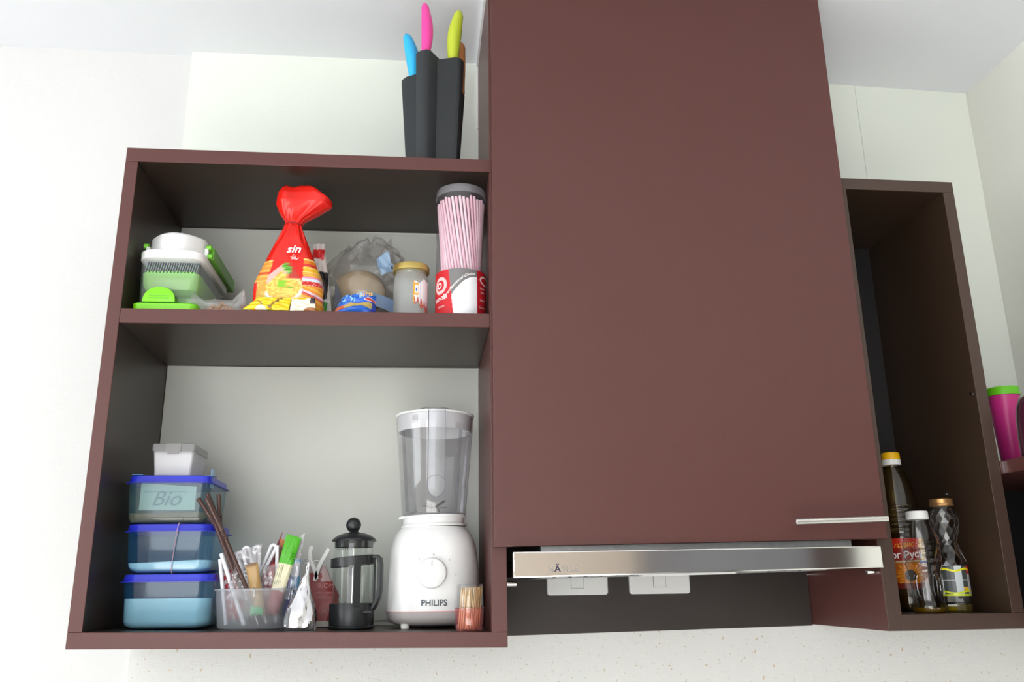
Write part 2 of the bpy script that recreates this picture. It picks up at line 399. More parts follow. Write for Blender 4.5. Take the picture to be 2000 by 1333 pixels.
obj('grey_reflect_panel', box(new(), XR - 0.030, XR - 0.0005, -4.15, -3.06, ZF + 0.005, 0.55, 0.002), gd, dr, smooth=False)
obj('grey_reflect_panel', box(new(), XR - 0.030, XR - 0.0005, -3.05, -1.745, ZF + 0.005, 0.55, 0.002), gd, dr, smooth=False)
obj('dark_reflect_strip', box(new(), XR - 0.040, XR - 0.0005, -1.739, -1.52, ZF + 0.005, 0.62, 0.002), mat('dark_reflect_paint', C(60, 46, 42), 0.8, spec=0.05), dr, smooth=False)  # dark strip added for the dark band mirrored in the hood
# boarded wall face behind the units, in two papered boards with a hairline seam
seam = 1.2404
root = struct(lk(bpy.data.objects.new('wall_panel', None))); BASE[root.name] = Vector((0, 0, 0))
obj('panel', box(new(), -0.3396, XR - 0.0002, 0.0, 0.0145, ZF, 0.1995, 0.0006), M['wp_fleck'], root, smooth=False)
obj('panel', box(new(), -0.3396, seam - 0.0003, 0.0, 0.0145, 0.2, 1.2745, 0.0005), M['wp_cream'], root, smooth=False)
obj('panel', box(new(), seam + 0.0003, XR - 0.0002, 0.0, 0.0145, 0.2, 1.2745, 0.0005), M['wp_cream'], root, smooth=False)

def board(name, bm, parent, face, edge):
    """laminate board whose front edge keeps its colour while the faces mostly take a shaded copy"""
    o = obj(name, bm, M[face], parent); o.data.materials.append(M[edge])
    for f in o.data.polygons:
        if f.normal.y < -0.3: f.material_index = 1
    return o
# ------------------------------------------------------------------ open shelf unit (left)
SX0, SXI0, SXI1, SX1 = -0.3455, -0.3234, 0.3117, 0.3379
def zf(x): return 0.0258 - 0.0159 * (x - SXI0)                     # top of bottom board
def zfl(x, r): return zf(x - r) + 0.0003                        # clear of the board's slight slope
def zml(x, r): return zm(x + r) + 0.0003
def zm(x): return 0.5538 + 0.0064 * (x - SXI0)                     # top of middle board
def zt(x): return 0.8596 + 0.0064 * (x - SXI0)                     # top of the unit
shelf = thing('open_shelf_unit', 'maroon open wall shelf with two compartments, crowded with kitchen items', 'shelf', (0, -0.15, 0.0))
YB = -0.0003
e = 0.0011
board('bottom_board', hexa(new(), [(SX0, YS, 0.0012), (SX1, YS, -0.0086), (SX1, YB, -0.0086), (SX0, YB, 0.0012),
    (SX0, YS, zf(SX0)), (SX1, YS, zf(SX1)), (SX1, YB, zf(SX1)), (SX0, YB, zf(SX0))], e), shelf, 'wood_shaded', 'wood')
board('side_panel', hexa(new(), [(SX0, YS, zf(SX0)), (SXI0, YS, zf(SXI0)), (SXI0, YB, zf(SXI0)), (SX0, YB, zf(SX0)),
    (SX0, YS, 0.8325), (SXI0, YS, 0.8325), (SXI0, YB, 0.8325), (SX0, YB, 0.8325)], e), shelf, 'wood_shaded', 'wood')
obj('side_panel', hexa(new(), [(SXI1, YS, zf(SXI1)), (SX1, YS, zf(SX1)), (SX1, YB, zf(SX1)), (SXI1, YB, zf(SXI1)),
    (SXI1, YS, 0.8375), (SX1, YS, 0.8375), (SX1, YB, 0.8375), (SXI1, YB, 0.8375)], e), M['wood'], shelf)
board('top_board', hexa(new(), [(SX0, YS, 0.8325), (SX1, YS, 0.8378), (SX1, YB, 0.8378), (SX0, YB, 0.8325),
    (SX0, YS, zt(SX0)), (SX1, YS, zt(SX1)), (SX1, YB, zt(SX1)), (SX0, YB, zt(SX0))], e), shelf, 'wood_shaded', 'wood')
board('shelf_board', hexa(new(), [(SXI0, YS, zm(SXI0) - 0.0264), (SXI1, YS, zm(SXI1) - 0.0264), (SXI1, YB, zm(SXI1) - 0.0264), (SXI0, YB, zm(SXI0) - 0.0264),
    (SXI0, YS, zm(SXI0)), (SXI1, YS, zm(SXI1)), (SXI1, YB, zm(SXI1)), (SXI0, YB, zm(SXI0))], e), shelf, 'wood_shaded', 'wood')
obj('back_panel', box(new(), SXI0 + 0.001, SXI1 - 0.001, -0.0035, -0.0005, 0.027, 0.5275), M['backing'], shelf, smooth=False)
obj('back_panel', box(new(), SXI0 + 0.001, SXI1 - 0.001, -0.0035, -0.0005, 0.5580, 0.832), M['backing'], shelf, smooth=False)

# ------------------------------------------------------------------ tall cabinet over the hood
tall = thing('tall_wall_cabinet', 'tall maroon wall cabinet with one plain door reaching the ceiling', 'cabinet', (0.655, -0.15, 0.17))
obj('side_panel', box(new(), SXI1, SX1, YS, YB, 0.8622, 1.267, e, (0.0018, 0.002, 0, 0)), M['wood'], tall)
obj('side_panel', box(new(), 0.9650, 0.9878, YS, YB, 0.165, 1.262, e), M['wood'], tall)
obj('bottom_panel', box(new(), 0.3385, 0.9645, YS + 0.002, -0.20, 0.165, 0.180, 0.0006), M['wood_shaded'], tall)
obj('back_panel', box(new(), 0.3385, 0.9645, -0.006, YB, 0.3, 1.262), M['wood_shaded'], tall, smooth=False)
door = obj('door', box(new(), 0.3151, 0.9976, YS - 0.018, YS - 0.0006, 0.1532, 1.2585, 0.0013, (-0.0042, 0.0043, 0, 0)), M['wood'], tall)
hb = new()
tube(hb, [(0.8195, -0.352, 0.1850), (0.8205, -0.352, 0.1850), (0.9825, -0.352, 0.1893), (0.9835, -0.352, 0.1893)], [0.0042, 0.0053, 0.0053, 0.0042], 16)
for hx, hz in ((0.842, 0.1856), (0.961, 0.1888)): tube(hb, [(hx, -0.352, hz), (hx, YS - 0.0182, hz)], 0.0035, 10)
obj('bar_handle', hb, M['steel_b'], door, label='round steel bar handle at the lower right of the door')
obj('sealant_bead', box(new(), SXI1 - 0.005, SXI1 - 0.0002, YS, -0.001, 1.262, 1.2718), M['caulk'], tall, smooth=False)
obj('sealant_bead', box(new(), SXI1 - 0.0035, SXI1 - 0.0002, -0.004, -0.0002, 1.10, 1.262), M['caulk'], tall, smooth=False)

# ------------------------------------------------------------------ right open cabinet
RX0, RXI0, RXI1, RX1 = 0.9883, 1.0152, 1.2173, 1.2403
rc = thing('narrow_open_cabinet', 'narrow dark open wall cabinet holding three oil bottles', 'cabinet', (1.114, -0.15, 0.0054))
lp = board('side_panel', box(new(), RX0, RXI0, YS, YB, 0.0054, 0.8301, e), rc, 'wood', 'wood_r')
board('side_panel', box(new(), RXI1, RX1, YS, YB, 0.0319, 0.8301, e), rc, 'wood_r_shaded', 'wood_r')
board('top_panel', box(new(), RX0, RX1, YS, YB, 0.8301, 0.8538, e), rc, 'wood_r_shaded', 'wood_r')
board('bottom_panel', box(new(), RXI0, RX1, YS, YB, 0.0054, 0.0319, e), rc, 'wood_r_shaded', 'wood_r')
obj('back_panel', box(new(), RXI0 + 0.0005, RXI1 - 0.0005, -0.005, -0.0005, 0.0325, 0.8295), M['pitch'], rc, smooth=False)
for y, z in ((-0.287, 0.423), (-0.16, 0.25), (-0.13, 0.19)):
    b = new(); tube(b, [(RXI1 + 0.0005, y, z), (RXI1 - 0.002, y, z)], 0.003, 12)
    obj('screw_cap', b, M['chrome'], rc)
bl = new(); box(bl, RX0 - 0.0012, RX0 - 0.0001, YS + 0.0012, YS + 0.0025, 0.012, 0.16)
obj('edge_banding', bl, M['wood'], rc, smooth=False)

# dark board behind the hood, resting on the wall panel
obj_k = obj('splash_board', hexa(new(), [(0.3385, -0.006, -0.0062), (0.9877, -0.006, 0.0034), (0.9877, -0.0003, 0.0034), (0.3385, -0.0003, -0.0062),
    (0.3385, -0.006, 0.29), (0.9877, -0.006, 0.29), (0.9877, -0.0003, 0.29), (0.3385, -0.0003, 0.29)], 0.0006), M['wood_black'], loc=(0.66, -0.003, 0.0))
tag(obj_k, 'dark brown back board under the range hood between the two cabinets', 'board')

# ------------------------------------------------------------------ range hood
hood = thing('range_hood', 'slim pull-out range hood with polished steel front under the tall cabinet', 'hood', (0.66, -0.17, 0.104))
obj('front_panel', hexa(new(), [(0.3437, -0.338, 0.0990), (0.9739, -0.338, 0.1090), (0.9739, -0.326, 0.1090), (0.3437, -0.326, 0.0990),
    (0.3437, -0.338, 0.1404), (0.9739, -0.338, 0.1456), (0.9739, -0.326, 0.1456), (0.3437, -0.326, 0.1404)], 0.0022), M['steel'], hood)
obj('sliding_tray', hexa(new(), [(0.352, -0.326, 0.1012), (0.966, -0.326, 0.1110), (0.966, -0.04, 0.1110), (0.352, -0.04, 0.1012),
    (0.352, -0.326, 0.1300), (0.966, -0.326, 0.1385), (0.966, -0.04, 0.1385), (0.352, -0.04, 0.1300)], 0.001), M['mask'], hood, smooth=False)
obj('hood_body', hexa(new(), [(0.3967, -0.285, 0.1392), (0.9478, -0.285, 0.1466), (0.9478, -0.03, 0.1466), (0.3967, -0.03, 0.1392),
    (0.3967, -0.285, 0.1640), (0.9478, -0.285, 0.1648), (0.9478, -0.03, 0.1648), (0.3967, -0.03, 0.1640)], 0.001), M['galv'], hood)
for x0, x1 in ((0.40, 0.645), (0.675, 0.92)):
    b = new()
    for k in range(9):
        xa = x0 + (x1 - x0) * k / 9
        box(b, xa, xa + (x1 - x0) / 9 - 0.006, -0.25, -0.08, 0.0985 + 0.0159 * (xa - 0.35), 0.1022 + 0.0159 * (xa - 0.35))
    obj('grease_filter', b, M['galv'], hood, smooth=False)
obj('lamp_strip', hexa(new(), [(0.56, -0.322, 0.0995), (0.72, -0.322, 0.1022), (0.72, -0.30, 0.1022), (0.56, -0.30, 0.0995),
    (0.56, -0.322, 0.1035), (0.72, -0.322, 0.1062), (0.72, -0.30, 0.1062), (0.56, -0.30, 0.1035)]), M['white_soft'], hood, smooth=False)
yl = -0.3384
lettering('H   FELE', 0.0125, M['palegrey'], hood, on_plane(0.4262, yl, 0.1083, 0.008), bold=0.0001, spacing=1.12)
lettering('Ä', 0.0150, M['navytext'], hood, on_plane(0.4165, yl, 0.1080, 0.008), bold=0.0003)

def pin(x0, x1, y, z, r=0.004):
    b = new(); tube(b, [(x0, y, z), (x0 + (x1 - x0) * .15, y, z), (x1, y, z)], [r * 1.0, r, r], 12); return b
o = obj('shelf_pin', pin(SX1 + 0.0002, 0.3545, -0.285, 0.0905), M['chrome'], loc=(0.345, -0.285, 0.09)); tag(o, 'small metal shelf peg sticking out of the left panel under the hood', 'peg', 'shelf pegs under the hood')
o = obj('shelf_pin', pin(0.9882, 0.969, -0.285, 0.1025), M['chrome'], loc=(0.98, -0.285, 0.102)); tag(o, 'steel shelf peg under the right end of the hood', 'peg', 'shelf pegs under the hood')
o = obj('shelf_pin', pin(0.9882, 0.974, -0.03, 0.1035, .003), M['chrome'], loc=(0.98, -0.03, 0.103)); tag(o, 'tiny steel peg at the back corner beside the dark board', 'peg', 'shelf pegs under the hood')

# switches on the dark board
def plate(x0, x1, z0, label):
    t = thing('switch_plate', label, 'switch', ((x0 + x1) / 2, -0.006, z0), 'white switch plates under the hood')
    xm = (x0 + x1) / 2
    b = new(); loft(b, [[(p[0], y, p[1] + z0 + 0.036) for p in [(q[0], q[1]) for q in rrect(xm, 0, 0, (x1 - x0) / 2 - ins, 0.036 - ins, 0.006)]] for y, ins in ((-0.0062, 0.0), (-0.0100, 0.0), (-0.0118, 0.0015))])
    bmesh.ops.recalc_face_normals(b, faces=b.faces)
    obj('cover', b, M['white_soft'], t)
    obj('rocker_surround', box(new(), xm - 0.0135, xm + 0.0125, -0.0122, -0.0117, z0 + 0.0125, z0 + 0.0585), M['darktext'], t, smooth=False)
    obj('rocker', box(new(), xm - 0.0127, xm + 0.0117, -0.0140, -0.0121, z0 + 0.0133, z0 + 0.0577, 0.0006), M['white_soft'], t)
plate(0.4459, 0.5687, 0.0688, 'white switch plate on the dark board nearer the open shelf')
plate(0.6123, 0.7367, 0.0690, 'white switch plate nearer the middle of the dark board')

# ------------------------------------------------------------------ corner unit on the right wall
QX = 1.2462
cu_ = thing('corner_shelf_unit', 'maroon shelf unit along the right wall beside the narrow cabinet', 'shelf', (1.39, -0.4, 0.0054))
obj('top_board', box(new(), QX, XR - 0.0005, -0.72, -0.3012, 0.2720, 0.2956, e), M['wood'], cu_)
obj('top_board', box(new(), RX1 + 0.0004, XR - 0.0005, -0.3008, -0.0005, 0.2720, 0.2956), M['wood'], cu_)
obj('bottom_board', box(new(), QX, XR - 0.0005, -0.72, -0.0005, 0.0054, 0.0319, e), M['wood_r'], cu_)
obj('back_panel', box(new(), XR - 0.006, XR - 0.0006, -0.72, -0.0005, 0.0319, 0.272), M['pitch'], cu_, smooth=False)
obj('end_panel', box(new(), QX, XR - 0.0065, -0.72, -0.697, 0.0319, 0.272, e), M['wood'], cu_)
obj('back_panel', box(new(), RX1 + 0.0005, XR - 0.0065, -0.005, -0.0006, 0.0320, 0.2718), M['pitch'], cu_, smooth=False)
b = new(); box(b, QX - 0.0042, QX - 0.0004, -0.3045, -0.3012, 0.274, 0.294); obj('corner_bracket', b, M['chrome'], cu_, smooth=False)

# magenta tumbler and plum flask on it
cx, cy = 1.3440, -0.2
t = thing('tumbler', 'magenta plastic tumbler with green rim lid on the corner shelf', 'cup', (cx, cy, 0.2956))
obj('body', lathe(new(), cx, cy, [(0.0215, 0.2957), (0.0225, 0.2975), (0.0285, 0.438)], 40), M['cup'], t)
obj('lid', lathe(new(), cx, cy, [(0.0285, 0.4382), (0.0300, 0.4384), (0.0303, 0.4525), (0.0295, 0.4542), (0.0, 0.4545)], 40), M['cuplid'], t)
cx, cy = 1.2955, -0.352
t = thing('flask', 'glossy plum flask with chrome band on the corner shelf, cut by the frame', 'flask', (cx, cy, 0.2956))
obj('body', lathe(new(), cx, cy, [(0.037, 0.2957), (0.0395, 0.300), (0.0400, 0.335), (0.0385, 0.365), (0.0350, 0.388), (0.029, 0.402), (0.020, 0.409), (0.0, 0.411)], 40), M['plum'], t)
b = new(); tube(b, [(cx - 0.0288, cy - 0.022, 0.392), (cx - 0.028, cy - 0.0270, 0.384), (cx - 0.022, cy - 0.0335, 0.372), (cx - 0.012, cy - 0.0388, 0.352), (cx, cy - 0.0402, 0.33)], 0.0022, 10)
obj('chrome_trim', b, M['chrome'], t)

# ------------------------------------------------------------------ knife block on top of the shelf
kx, ky, kz = 0.2065, -0.245, zt(0.2065)
kb = thing('knife_block', 'charcoal star-shaped knife block on top of the shelf unit', 'knife block', (kx, ky, kz))
def arm(tx, ty, w, zh, slope, top, bot):
    """one slot arm of the star: a thin tapered case from the core out towards (tx, ty)"""
    d = Vector((tx, ty, 0)).normalized(); s = Vector((-d.y, d.x, 0))
    def ring(z, L, cut):
        P = []
        ln, hw = L, w * (0.80 if cut < 0 else 1.0)
        for u, v in ((-0.10, -1), (0.82, -1), (0.95, -0.75), (1.0, -0.3), (1.0, 0.3), (0.95, 0.75), (0.82, 1), (-0.10, 1)):
            q = Vector((kx, ky, 0)) + d * ln * u + s * hw * v
            P.append((q.x, q.y, z + (slope * u if cut > 0 else 0)))
        return P
    b = new(); loft(b, [ring(kz + 0.0062, bot, -1), ring(kz + 0.12, (top + bot) / 2, 1) if False else ring(kz + 0.0065, bot, -1), ring(zh - 0.0025, top, 1), ring(zh, top - 0.003, 1)])
    bmesh.ops.recalc_face_normals(b, faces=b.faces)
    return b
obj('base_plate', loft(new(), [sell(kx, ky, kz + 0.0001, 0.047, 0.040, 2.4), sell(kx, ky, kz + 0.0062, 0.049, 0.042, 2.4)]), M['slate'], kb)
obj('slot_case', arm(-0.62, -0.80, 0.0165, 1.104, 0.004, 0.046, 0.041), M['slate'], kb)
obj('slot_case', arm(-0.93, 0.32, 0.0170, 1.078, -0.010, 0.067, 0.053), M['slate'], kb)
obj('slot_case', arm(0.93, -0.20, 0.0170, 1.099, 0.004, 0.060, 0.050), M['slate'], kb)
obj('slot_case', arm(0.80, 0.60, 0.0170, 1.054, 0.0, 0.073, 0.060), M['slate'], kb)
obj('core', loft(new(), [sell(kx, ky, kz + 0.0064, 0.016, 0.012, 2), sell(kx, ky, 1.088, 0.017, 0.013, 2)]), M['slate'], kb)

def knife(px, py, z0, tipx, tipy, tipz, m, word, r0=0.0078):
    t = thing('kitchen_knife', 'kitchen knife with ' + word, 'knife', (px, py, z0), 'coloured knives in the block')
    p0, p1 = Vector((px, py, z0)), Vector((tipx, tipy, tipz)); ax = (p1 - p0)
    k = 18; pts = []; rad = []
    side = Vector((-1 if tipx < px else 1, 0, 0))
    for i in range(k + 1):
        s = i / k
        bow = math.sin(PI * s) * 0.006 + (0.004 * s)
        pts.append(p0 + ax * s + side * (0.0 if s < 0 else -bow * 0.8))
        rr = r0 * (0.92 + 0.42 * math.sin(PI * min(1, s * 1.15) ** 1.2)) if s < 0.86 else r0 * 1.02 * math.sqrt(max(0.0, (1 - s) / 0.14)) + 0.0002
        rad.append(rr)
    b = new(); tube(b, pts, rad, 18, flat=0.8)
    obj('handle', b, m, t)
    b = new(); d = (p0 - p1).normalized(); obox(b, p0 + d * 0.055, (1, 0.2, 0), (0, 1, 0), d, 0.009, 0.0009, 0.053)
    obj('blade', b, M['steel_b'], t, smooth=False)
knife(0.1672, -0.236, 1.0660, 0.1452, -0.240, 1.1735, M['knife_blue'], 'sky blue handle in the left slot', 0.0118)
knife(0.1880, -0.268, 1.1010, 0.1815, -0.268, 1.2290, M['knife_pink'], 'hot pink handle, the tallest in the block', 0.0098)
knife(0.2440, -0.252, 1.0985, 0.2610, -0.255, 1.2250, M['knife_lime'], 'lime yellow handle in the right slot', 0.0116)
knife(0.2600, -0.215, 1.0560, 0.2660, -0.212, 1.1800, M['knife_orange'], 'orange handle mostly behind the lime one', 0.0118)

# ------------------------------------------------------------------ lower shelf: stacked boxes
def tub_box(name, label, cx, cy, z0, hx, hy, z1, hx1, hy1, rad, wall, lidm, lid0, lid1, lhx, lhy, grp=None, bot=None):
    t = thing(name, label, 'food box', (cx, cy, z0), grp)
    bt = 0.82 if bot is None else bot
    b = new(); loft(b, [rrect(cx, cy, z0, hx * bt, hy * bt, rad * 0.8), rrect(cx, cy, z0 + 0.004, hx * (bt + (1 - bt) * .75), hy * (bt + (1 - bt) * .75), rad), rrect(cx, cy, z0 + 0.011, hx, hy, rad), rrect(cx, cy, z1, hx1, hy1, rad)], True, False)
    obj('body', b, wall, t)
    if lidm:
        b = new(); loft(b, [rrect(cx, cy, lid0, lhx, lhy, rad * 1.1), rrect(cx, cy, lid0 + 0.0012, lhx, lhy, rad * 1.1), rrect(cx, cy, lid0 + 0.0016, lhx - 0.004, lhy - 0.004, rad), rrect(cx, cy, lid1 - 0.001, lhx - 0.0055, lhy - 0.0055, rad), rrect(cx, cy, lid1, lhx - 0.0075, lhy - 0.0075, rad)])
        obj('lid', b, lidm, t)
    return t
bx, by = -0.2230, -0.158
z0 = zfl(bx, 0.075)
tub_box('food_box', 'blue-lidded food box at the bottom of the stack, half full of white powder', bx, by, z0, 0.0700, 0.0700, 0.1030, 0.0735, 0.0735, 0.024, M['bluebox'], M['bluelid'], 0.1005, 0.1132, 0.0790, 0.0790, 'stacked food boxes')
o = obj('white_powder', loft(new(), [rrect(bx, by, z0 + 0.0012, 0.0585, 0.0585, 0.02), rrect(bx, by, z0 + 0.006, 0.0665, 0.0665, 0.022), rrect(bx, by, z0 + 0.012, 0.0692, 0.0692, 0.023), rrect(bx, by, 0.0740, 0.0708, 0.0708, 0.023)]), M['powder'], loc=(bx, by, z0)); tag(o, 'white powder filling the lower half of the bottom blue-lidded box', 'powder', kind='stuff')
bx2 = -0.2265
tub_box('food_box', 'blue-lidded food box in the middle of the stack, rubber band around it', bx2, by, 0.1148, 0.0690, 0.0690, 0.1840, 0.0725, 0.0725, 0.024, M['bluebox'], M['bluelid'], 0.1825, 0.1952, 0.0775, 0.0775, 'stacked food boxes')
b = new(); rr0 = rrect(bx2, by, 0.1162, 0.0560, 0.0560, 0.02); rr1 = rrect(bx2, by, 0.1212, 0.0640, 0.0640, 0.022); rr2 = rrect(bx2, by, 0.1260, 0.0672, 0.0672, 0.023)
top = [(x, y, 0.1335 + 0.0022 * math.sin((x - bx2) * 30)) for x, y, z in rrect(bx2, by, 0, 0.0684, 0.0684, 0.023)]
o = obj('white_powder', loft(b, [rr0, rr1, rr2, top]), M['powder'], loc=(bx2, by, 0.1148)); tag(o, 'shallow layer of white powder in the middle blue-lidded box', 'powder', kind='stuff')
xb = -0.2120
o = obj('rubber_band', tube(new(), [(xb, by - 0.0795, 0.1835), (xb + 0.002, by - 0.0785, 0.1966), (xb + 0.002, by + 0.0785, 0.1962), (xb, by + 0.079, 0.18), (xb - 0.006, by + 0.071, 0.121), (xb - 0.006, by + 0.066, 0.1140), (xb - 0.006, by - 0.066, 0.1140), (xb - 0.0058, by - 0.0715, 0.121), (xb - 0.003, by - 0.0760, 0.156), (xb, by - 0.0795, 0.1835)], 0.00065, 8), M['rubber'], loc=(xb, by, 0.113))
tag(o, 'thin pink rubber band stretched around the middle blue-lidded box', 'rubber band')
bx3, by3 = -0.2355, -0.155
t3 = tub_box('food_box', 'teal food box with blue lid on top of the two blue ones, paper slip inside', bx3, by3, 0.1972, 0.0660, 0.0690, 0.2660, 0.0690, 0.0720, 0.016, M['tealbox'], M['bluelid'], 0.2645, 0.2775, 0.0735, 0.0765, 'stacked food boxes', 0.93)
b = new(); obox(b, (bx3 + 0.0665, by3 - 0.050, 0.274), (1, 0, 0.1), (0, 1, 0), (0, 0, 1), 0.0009, 0.010, 0.016); box(b, bx3 + 0.058, bx3 + 0.0725, by3 - 0.060, by3 - 0.040, 0.2777, 0.2785)
obj('sticky_tape', b, M['tape'], t3, smooth=False, label='light blue tape over the lid edge')
b = new(); box(b, bx3 - 0.062, bx3 - 0.044, by3 - 0.0745, by3 - 0.052, 0.2777, 0.2788); obj('sticky_tape', b, M['tape'], t3, smooth=False)
top = [(x, y, 0.2160 + 0.0025 * math.sin((x - bx3) * 60 + 1.0) + (x - bx3) * 0.015) for x, y, z in rrect(bx3, by3, 0, 0.0655, 0.0685, 0.015)]
o = obj('brown_grain', loft(new(), [rrect(bx3, by3, 0.1990, 0.0610, 0.0640, 0.014), rrect(bx3, by3, 0.2060, 0.0650, 0.0680, 0.015), top]), M['brown_grain'], loc=(bx3, by3, 0.199)); tag(o, 'thin layer of brown grain on the floor of the teal box', 'grain', kind='stuff')
t = thing('paper_slip', 'pale paper slip with grey handwriting inside the teal box', 'paper', (-0.2370, -0.219, 0.2188))
obj('sheet', grid(new(), lambda u, v: (-0.2830 + 0.092 * u, -0.2195 - 0.0008 * math.sin(u * 6), 0.2188 + 0.040 * v + (0.006 * v * (1 - u))), 20, 8), M['paper'], t)
lettering('Bio', 0.036, M['ink'], t, on_plane(-0.2400, -0.2212, 0.2265), shear=0.35)
b = new(); box(b, -0.277, -0.205, -0.2213, -0.2209, 0.2490, 0.2498); obj('pen_stroke', b, M['ink'], t, smooth=False)
wx, wy = -0.2390, -0.158
tw = tub_box('small_food_box', 'small milky white box with grey flip lid, topmost of the stack', wx, wy, 0.2790, 0.0315, 0.0440, 0.3225, 0.0345, 0.0470, 0.004, M['frostbox'], None, 0, 0, 0, 0, None, 0.97)
obj('lid', loft(new(), [rrect(wx, wy, 0.3225, 0.0366, 0.0490, 0.004), rrect(wx, wy, 0.3345, 0.0366, 0.0490, 0.004), rrect(wx, wy, 0.3355, 0.0352, 0.0478, 0.004)]), M['frostgrey'], tw)
b = new(); prism(b, [(wx - 0.013, 0.335), (wx - 0.013, 0.322), (wx - 0.008, 0.3175), (wx + 0.008, 0.3175), (wx + 0.013, 0.322), (wx + 0.013, 0.335)], wy - 0.0512, wy - 0.0492)
obj('latch', b, M['frostgrey'], tw)
o = obj('white_powder', loft(new(), [rrect(wx, wy, 0.2802, 0.0300, 0.0425, 0.004), rrect(wx, wy, 0.3190, 0.0325, 0.0450, 0.004)]), M['powder'], loc=(wx, wy, 0.28)); tag(o, 'white powder filling the small milky box on top of the stack', 'powder', kind='stuff')

# ------------------------------------------------------------------ lower shelf: round tub of straws and sachets
cx, cy = -0.0850, -0.195; z0 = zfl(cx, 0.06); zr = 0.0886
rt = thing('round_tub', 'round milky plastic tub stuffed with straws and sachets', 'tub', (cx, cy, z0))
obj('wall', lathe(new(), cx, cy, [(0.052, z0), (0.0565, z0 + 0.002), (0.0580, z0 + 0.006), (0.0640, zr)], 56, True, False), M['frost'], rt)
b = new(); lathe(b, cx, cy, [(0.0640, zr - 0.004), (0.0668, zr - 0.0038), (0.0672, zr - 0.0005), (0.0655, zr), (0.0640, zr - 0.0005)], 56, False, False)
obj('rim', b, M['frost'], rt)
b = new(); prism(b, [(cx + 0.062, zr - 0.0035), (cx + 0.080, zr - 0.003), (cx + 0.080, zr - 0.0005), (cx + 0.062, zr)], cy - 0.016, cy + 0.016); obj('rim_tab', b, M['frost'], rt)
b = new(); box(b, -0.0755, -0.0732, cy - 0.068, cy - 0.066, zr - 0.013, zr - 0.002); obj('clip_mark', b, M['frost'], rt)

def straw(name, label, pts, r, m, grp, flat=1.0, cat='straw'):
    o = obj(name, tube(new(), pts, r, 10, flat=flat), m, loc=pts[0] if isinstance(pts[0], tuple) else tuple(pts[0]))
    return tag(o, label, cat, grp)
def wob(p, q, n=6): 
    p, q = Vector(p), Vector(q); return [p + (q - p) * k / n for k in range(n + 1)]
zb = z0 + 0.004
def bendy(label, bot, mid, tip, yb, yt):
    p0 = (bot[0], yb, bot[1]); p1 = (mid[0], (yb + yt) / 2, mid[1]); p2 = (tip[0], yt, tip[1])
    a = wob(p0, p1, 4); m_ = wob(p1, Vector(p1) + (Vector(p2) - Vector(p1)).normalized() * 0.018, 10); c = wob(m_[-1], p2, 3)
    pts = a[:-1] + m_ + c[1:]; r = [0.0037] * len(a[:-1]) + [0.0037 + (0.0006 if i % 2 else -0.0003) for i in range(len(m_))] + [0.0037] * (len(c) - 1)
    straw('bendy_straw', label, pts, r, M['choc'], 'brown bendy straws in the round tub')
bendy('brown bendy straw in the tub whose tip leans furthest left', (-0.0790, 0.0300), (-0.1500, 0.1920), (-0.1770, 0.2350), -0.214, -0.258)
bendy('brown bendy straw in the tub with tip second from left', (-0.0700, 0.0310), (-0.1430, 0.1880), (-0.1655, 0.2440), -0.203, -0.246)
bendy('brown bendy straw in the tub whose tip stands upright, rightmost', (-0.0860, 0.0300), (-0.1480, 0.1950), (-0.1500, 0.2440), -0.192, -0.232)
bendy('short brown bendy straw lying in front of the other brown ones', (-0.0650, 0.0300), (-0.1290, 0.1690), (-0.1610, 0.2350), -0.226, -0.272)

def hook(label, a, apex, b_, y, w=0.0047, r=0.0030):
    """white straw folded over: one long leg, a U-turn, one short leg"""
    A, P, B = Vector((a[0], y, a[1])), Vector((apex[0], y, apex[1])), Vector((b_[0], y - 0.002, b_[1]))
    d = (P - A).normalized(); s = Vector((0, 1, 0)).cross(d); s = s if s.x > 0 else -s
    pts = wob(A, P, 4)
    for k in range(1, 8):
        g = PI * k / 8; pts.append(P + s * w * (1 - math.cos(g)) + d * w * math.sin(g))
    pts += wob(P + s * 2 * w, B, 3)
    straw('folded_straw', label, pts, r, M['strawwhite'], 'white folded straws in the round tub')
hook('white folded straw just right of the brown straws', (-0.0700, 0.0320), (-0.1130, 0.1415), (-0.0820, 0.0880), -0.222)
hook('white folded straw second right of the brown straws', (-0.0600, 0.0320), (-0.1050, 0.1500), (-0.0740, 0.0900), -0.215)
hook('white folded straw with tall loop above the kraft sachet', (-0.0830, 0.0700), (-0.0900, 0.1530), (-0.0780, 0.1080), -0.205)
hook('white folded straw leaning right over the kraft sachet', (-0.0850, 0.1000), (-0.0640, 0.1580), (-0.0720, 0.1180), -0.192)
straw('straight_straw', 'white straw end nearest the left rim of the tub', wob((-0.1270, -0.205, 0.0300), (-0.1430, -0.215, 0.1370)), 0.0033, M['strawwhite'], 'white straight straws in the round tub')
straw('straight_straw', 'white straw crossing under the brown straws', wob((-0.0950, -0.218, 0.0300), (-0.1400, -0.222, 0.1460)), 0.0038, M['strawwhite'], 'white straight straws in the round tub')
straw('straight_straw', 'thin white straw upright beside the green stick sachet', wob((-0.0480, -0.190, 0.0320), (-0.0520, -0.198, 0.1600)), 0.0027, M['strawwhite'], 'white straight straws in the round tub', 1.4)

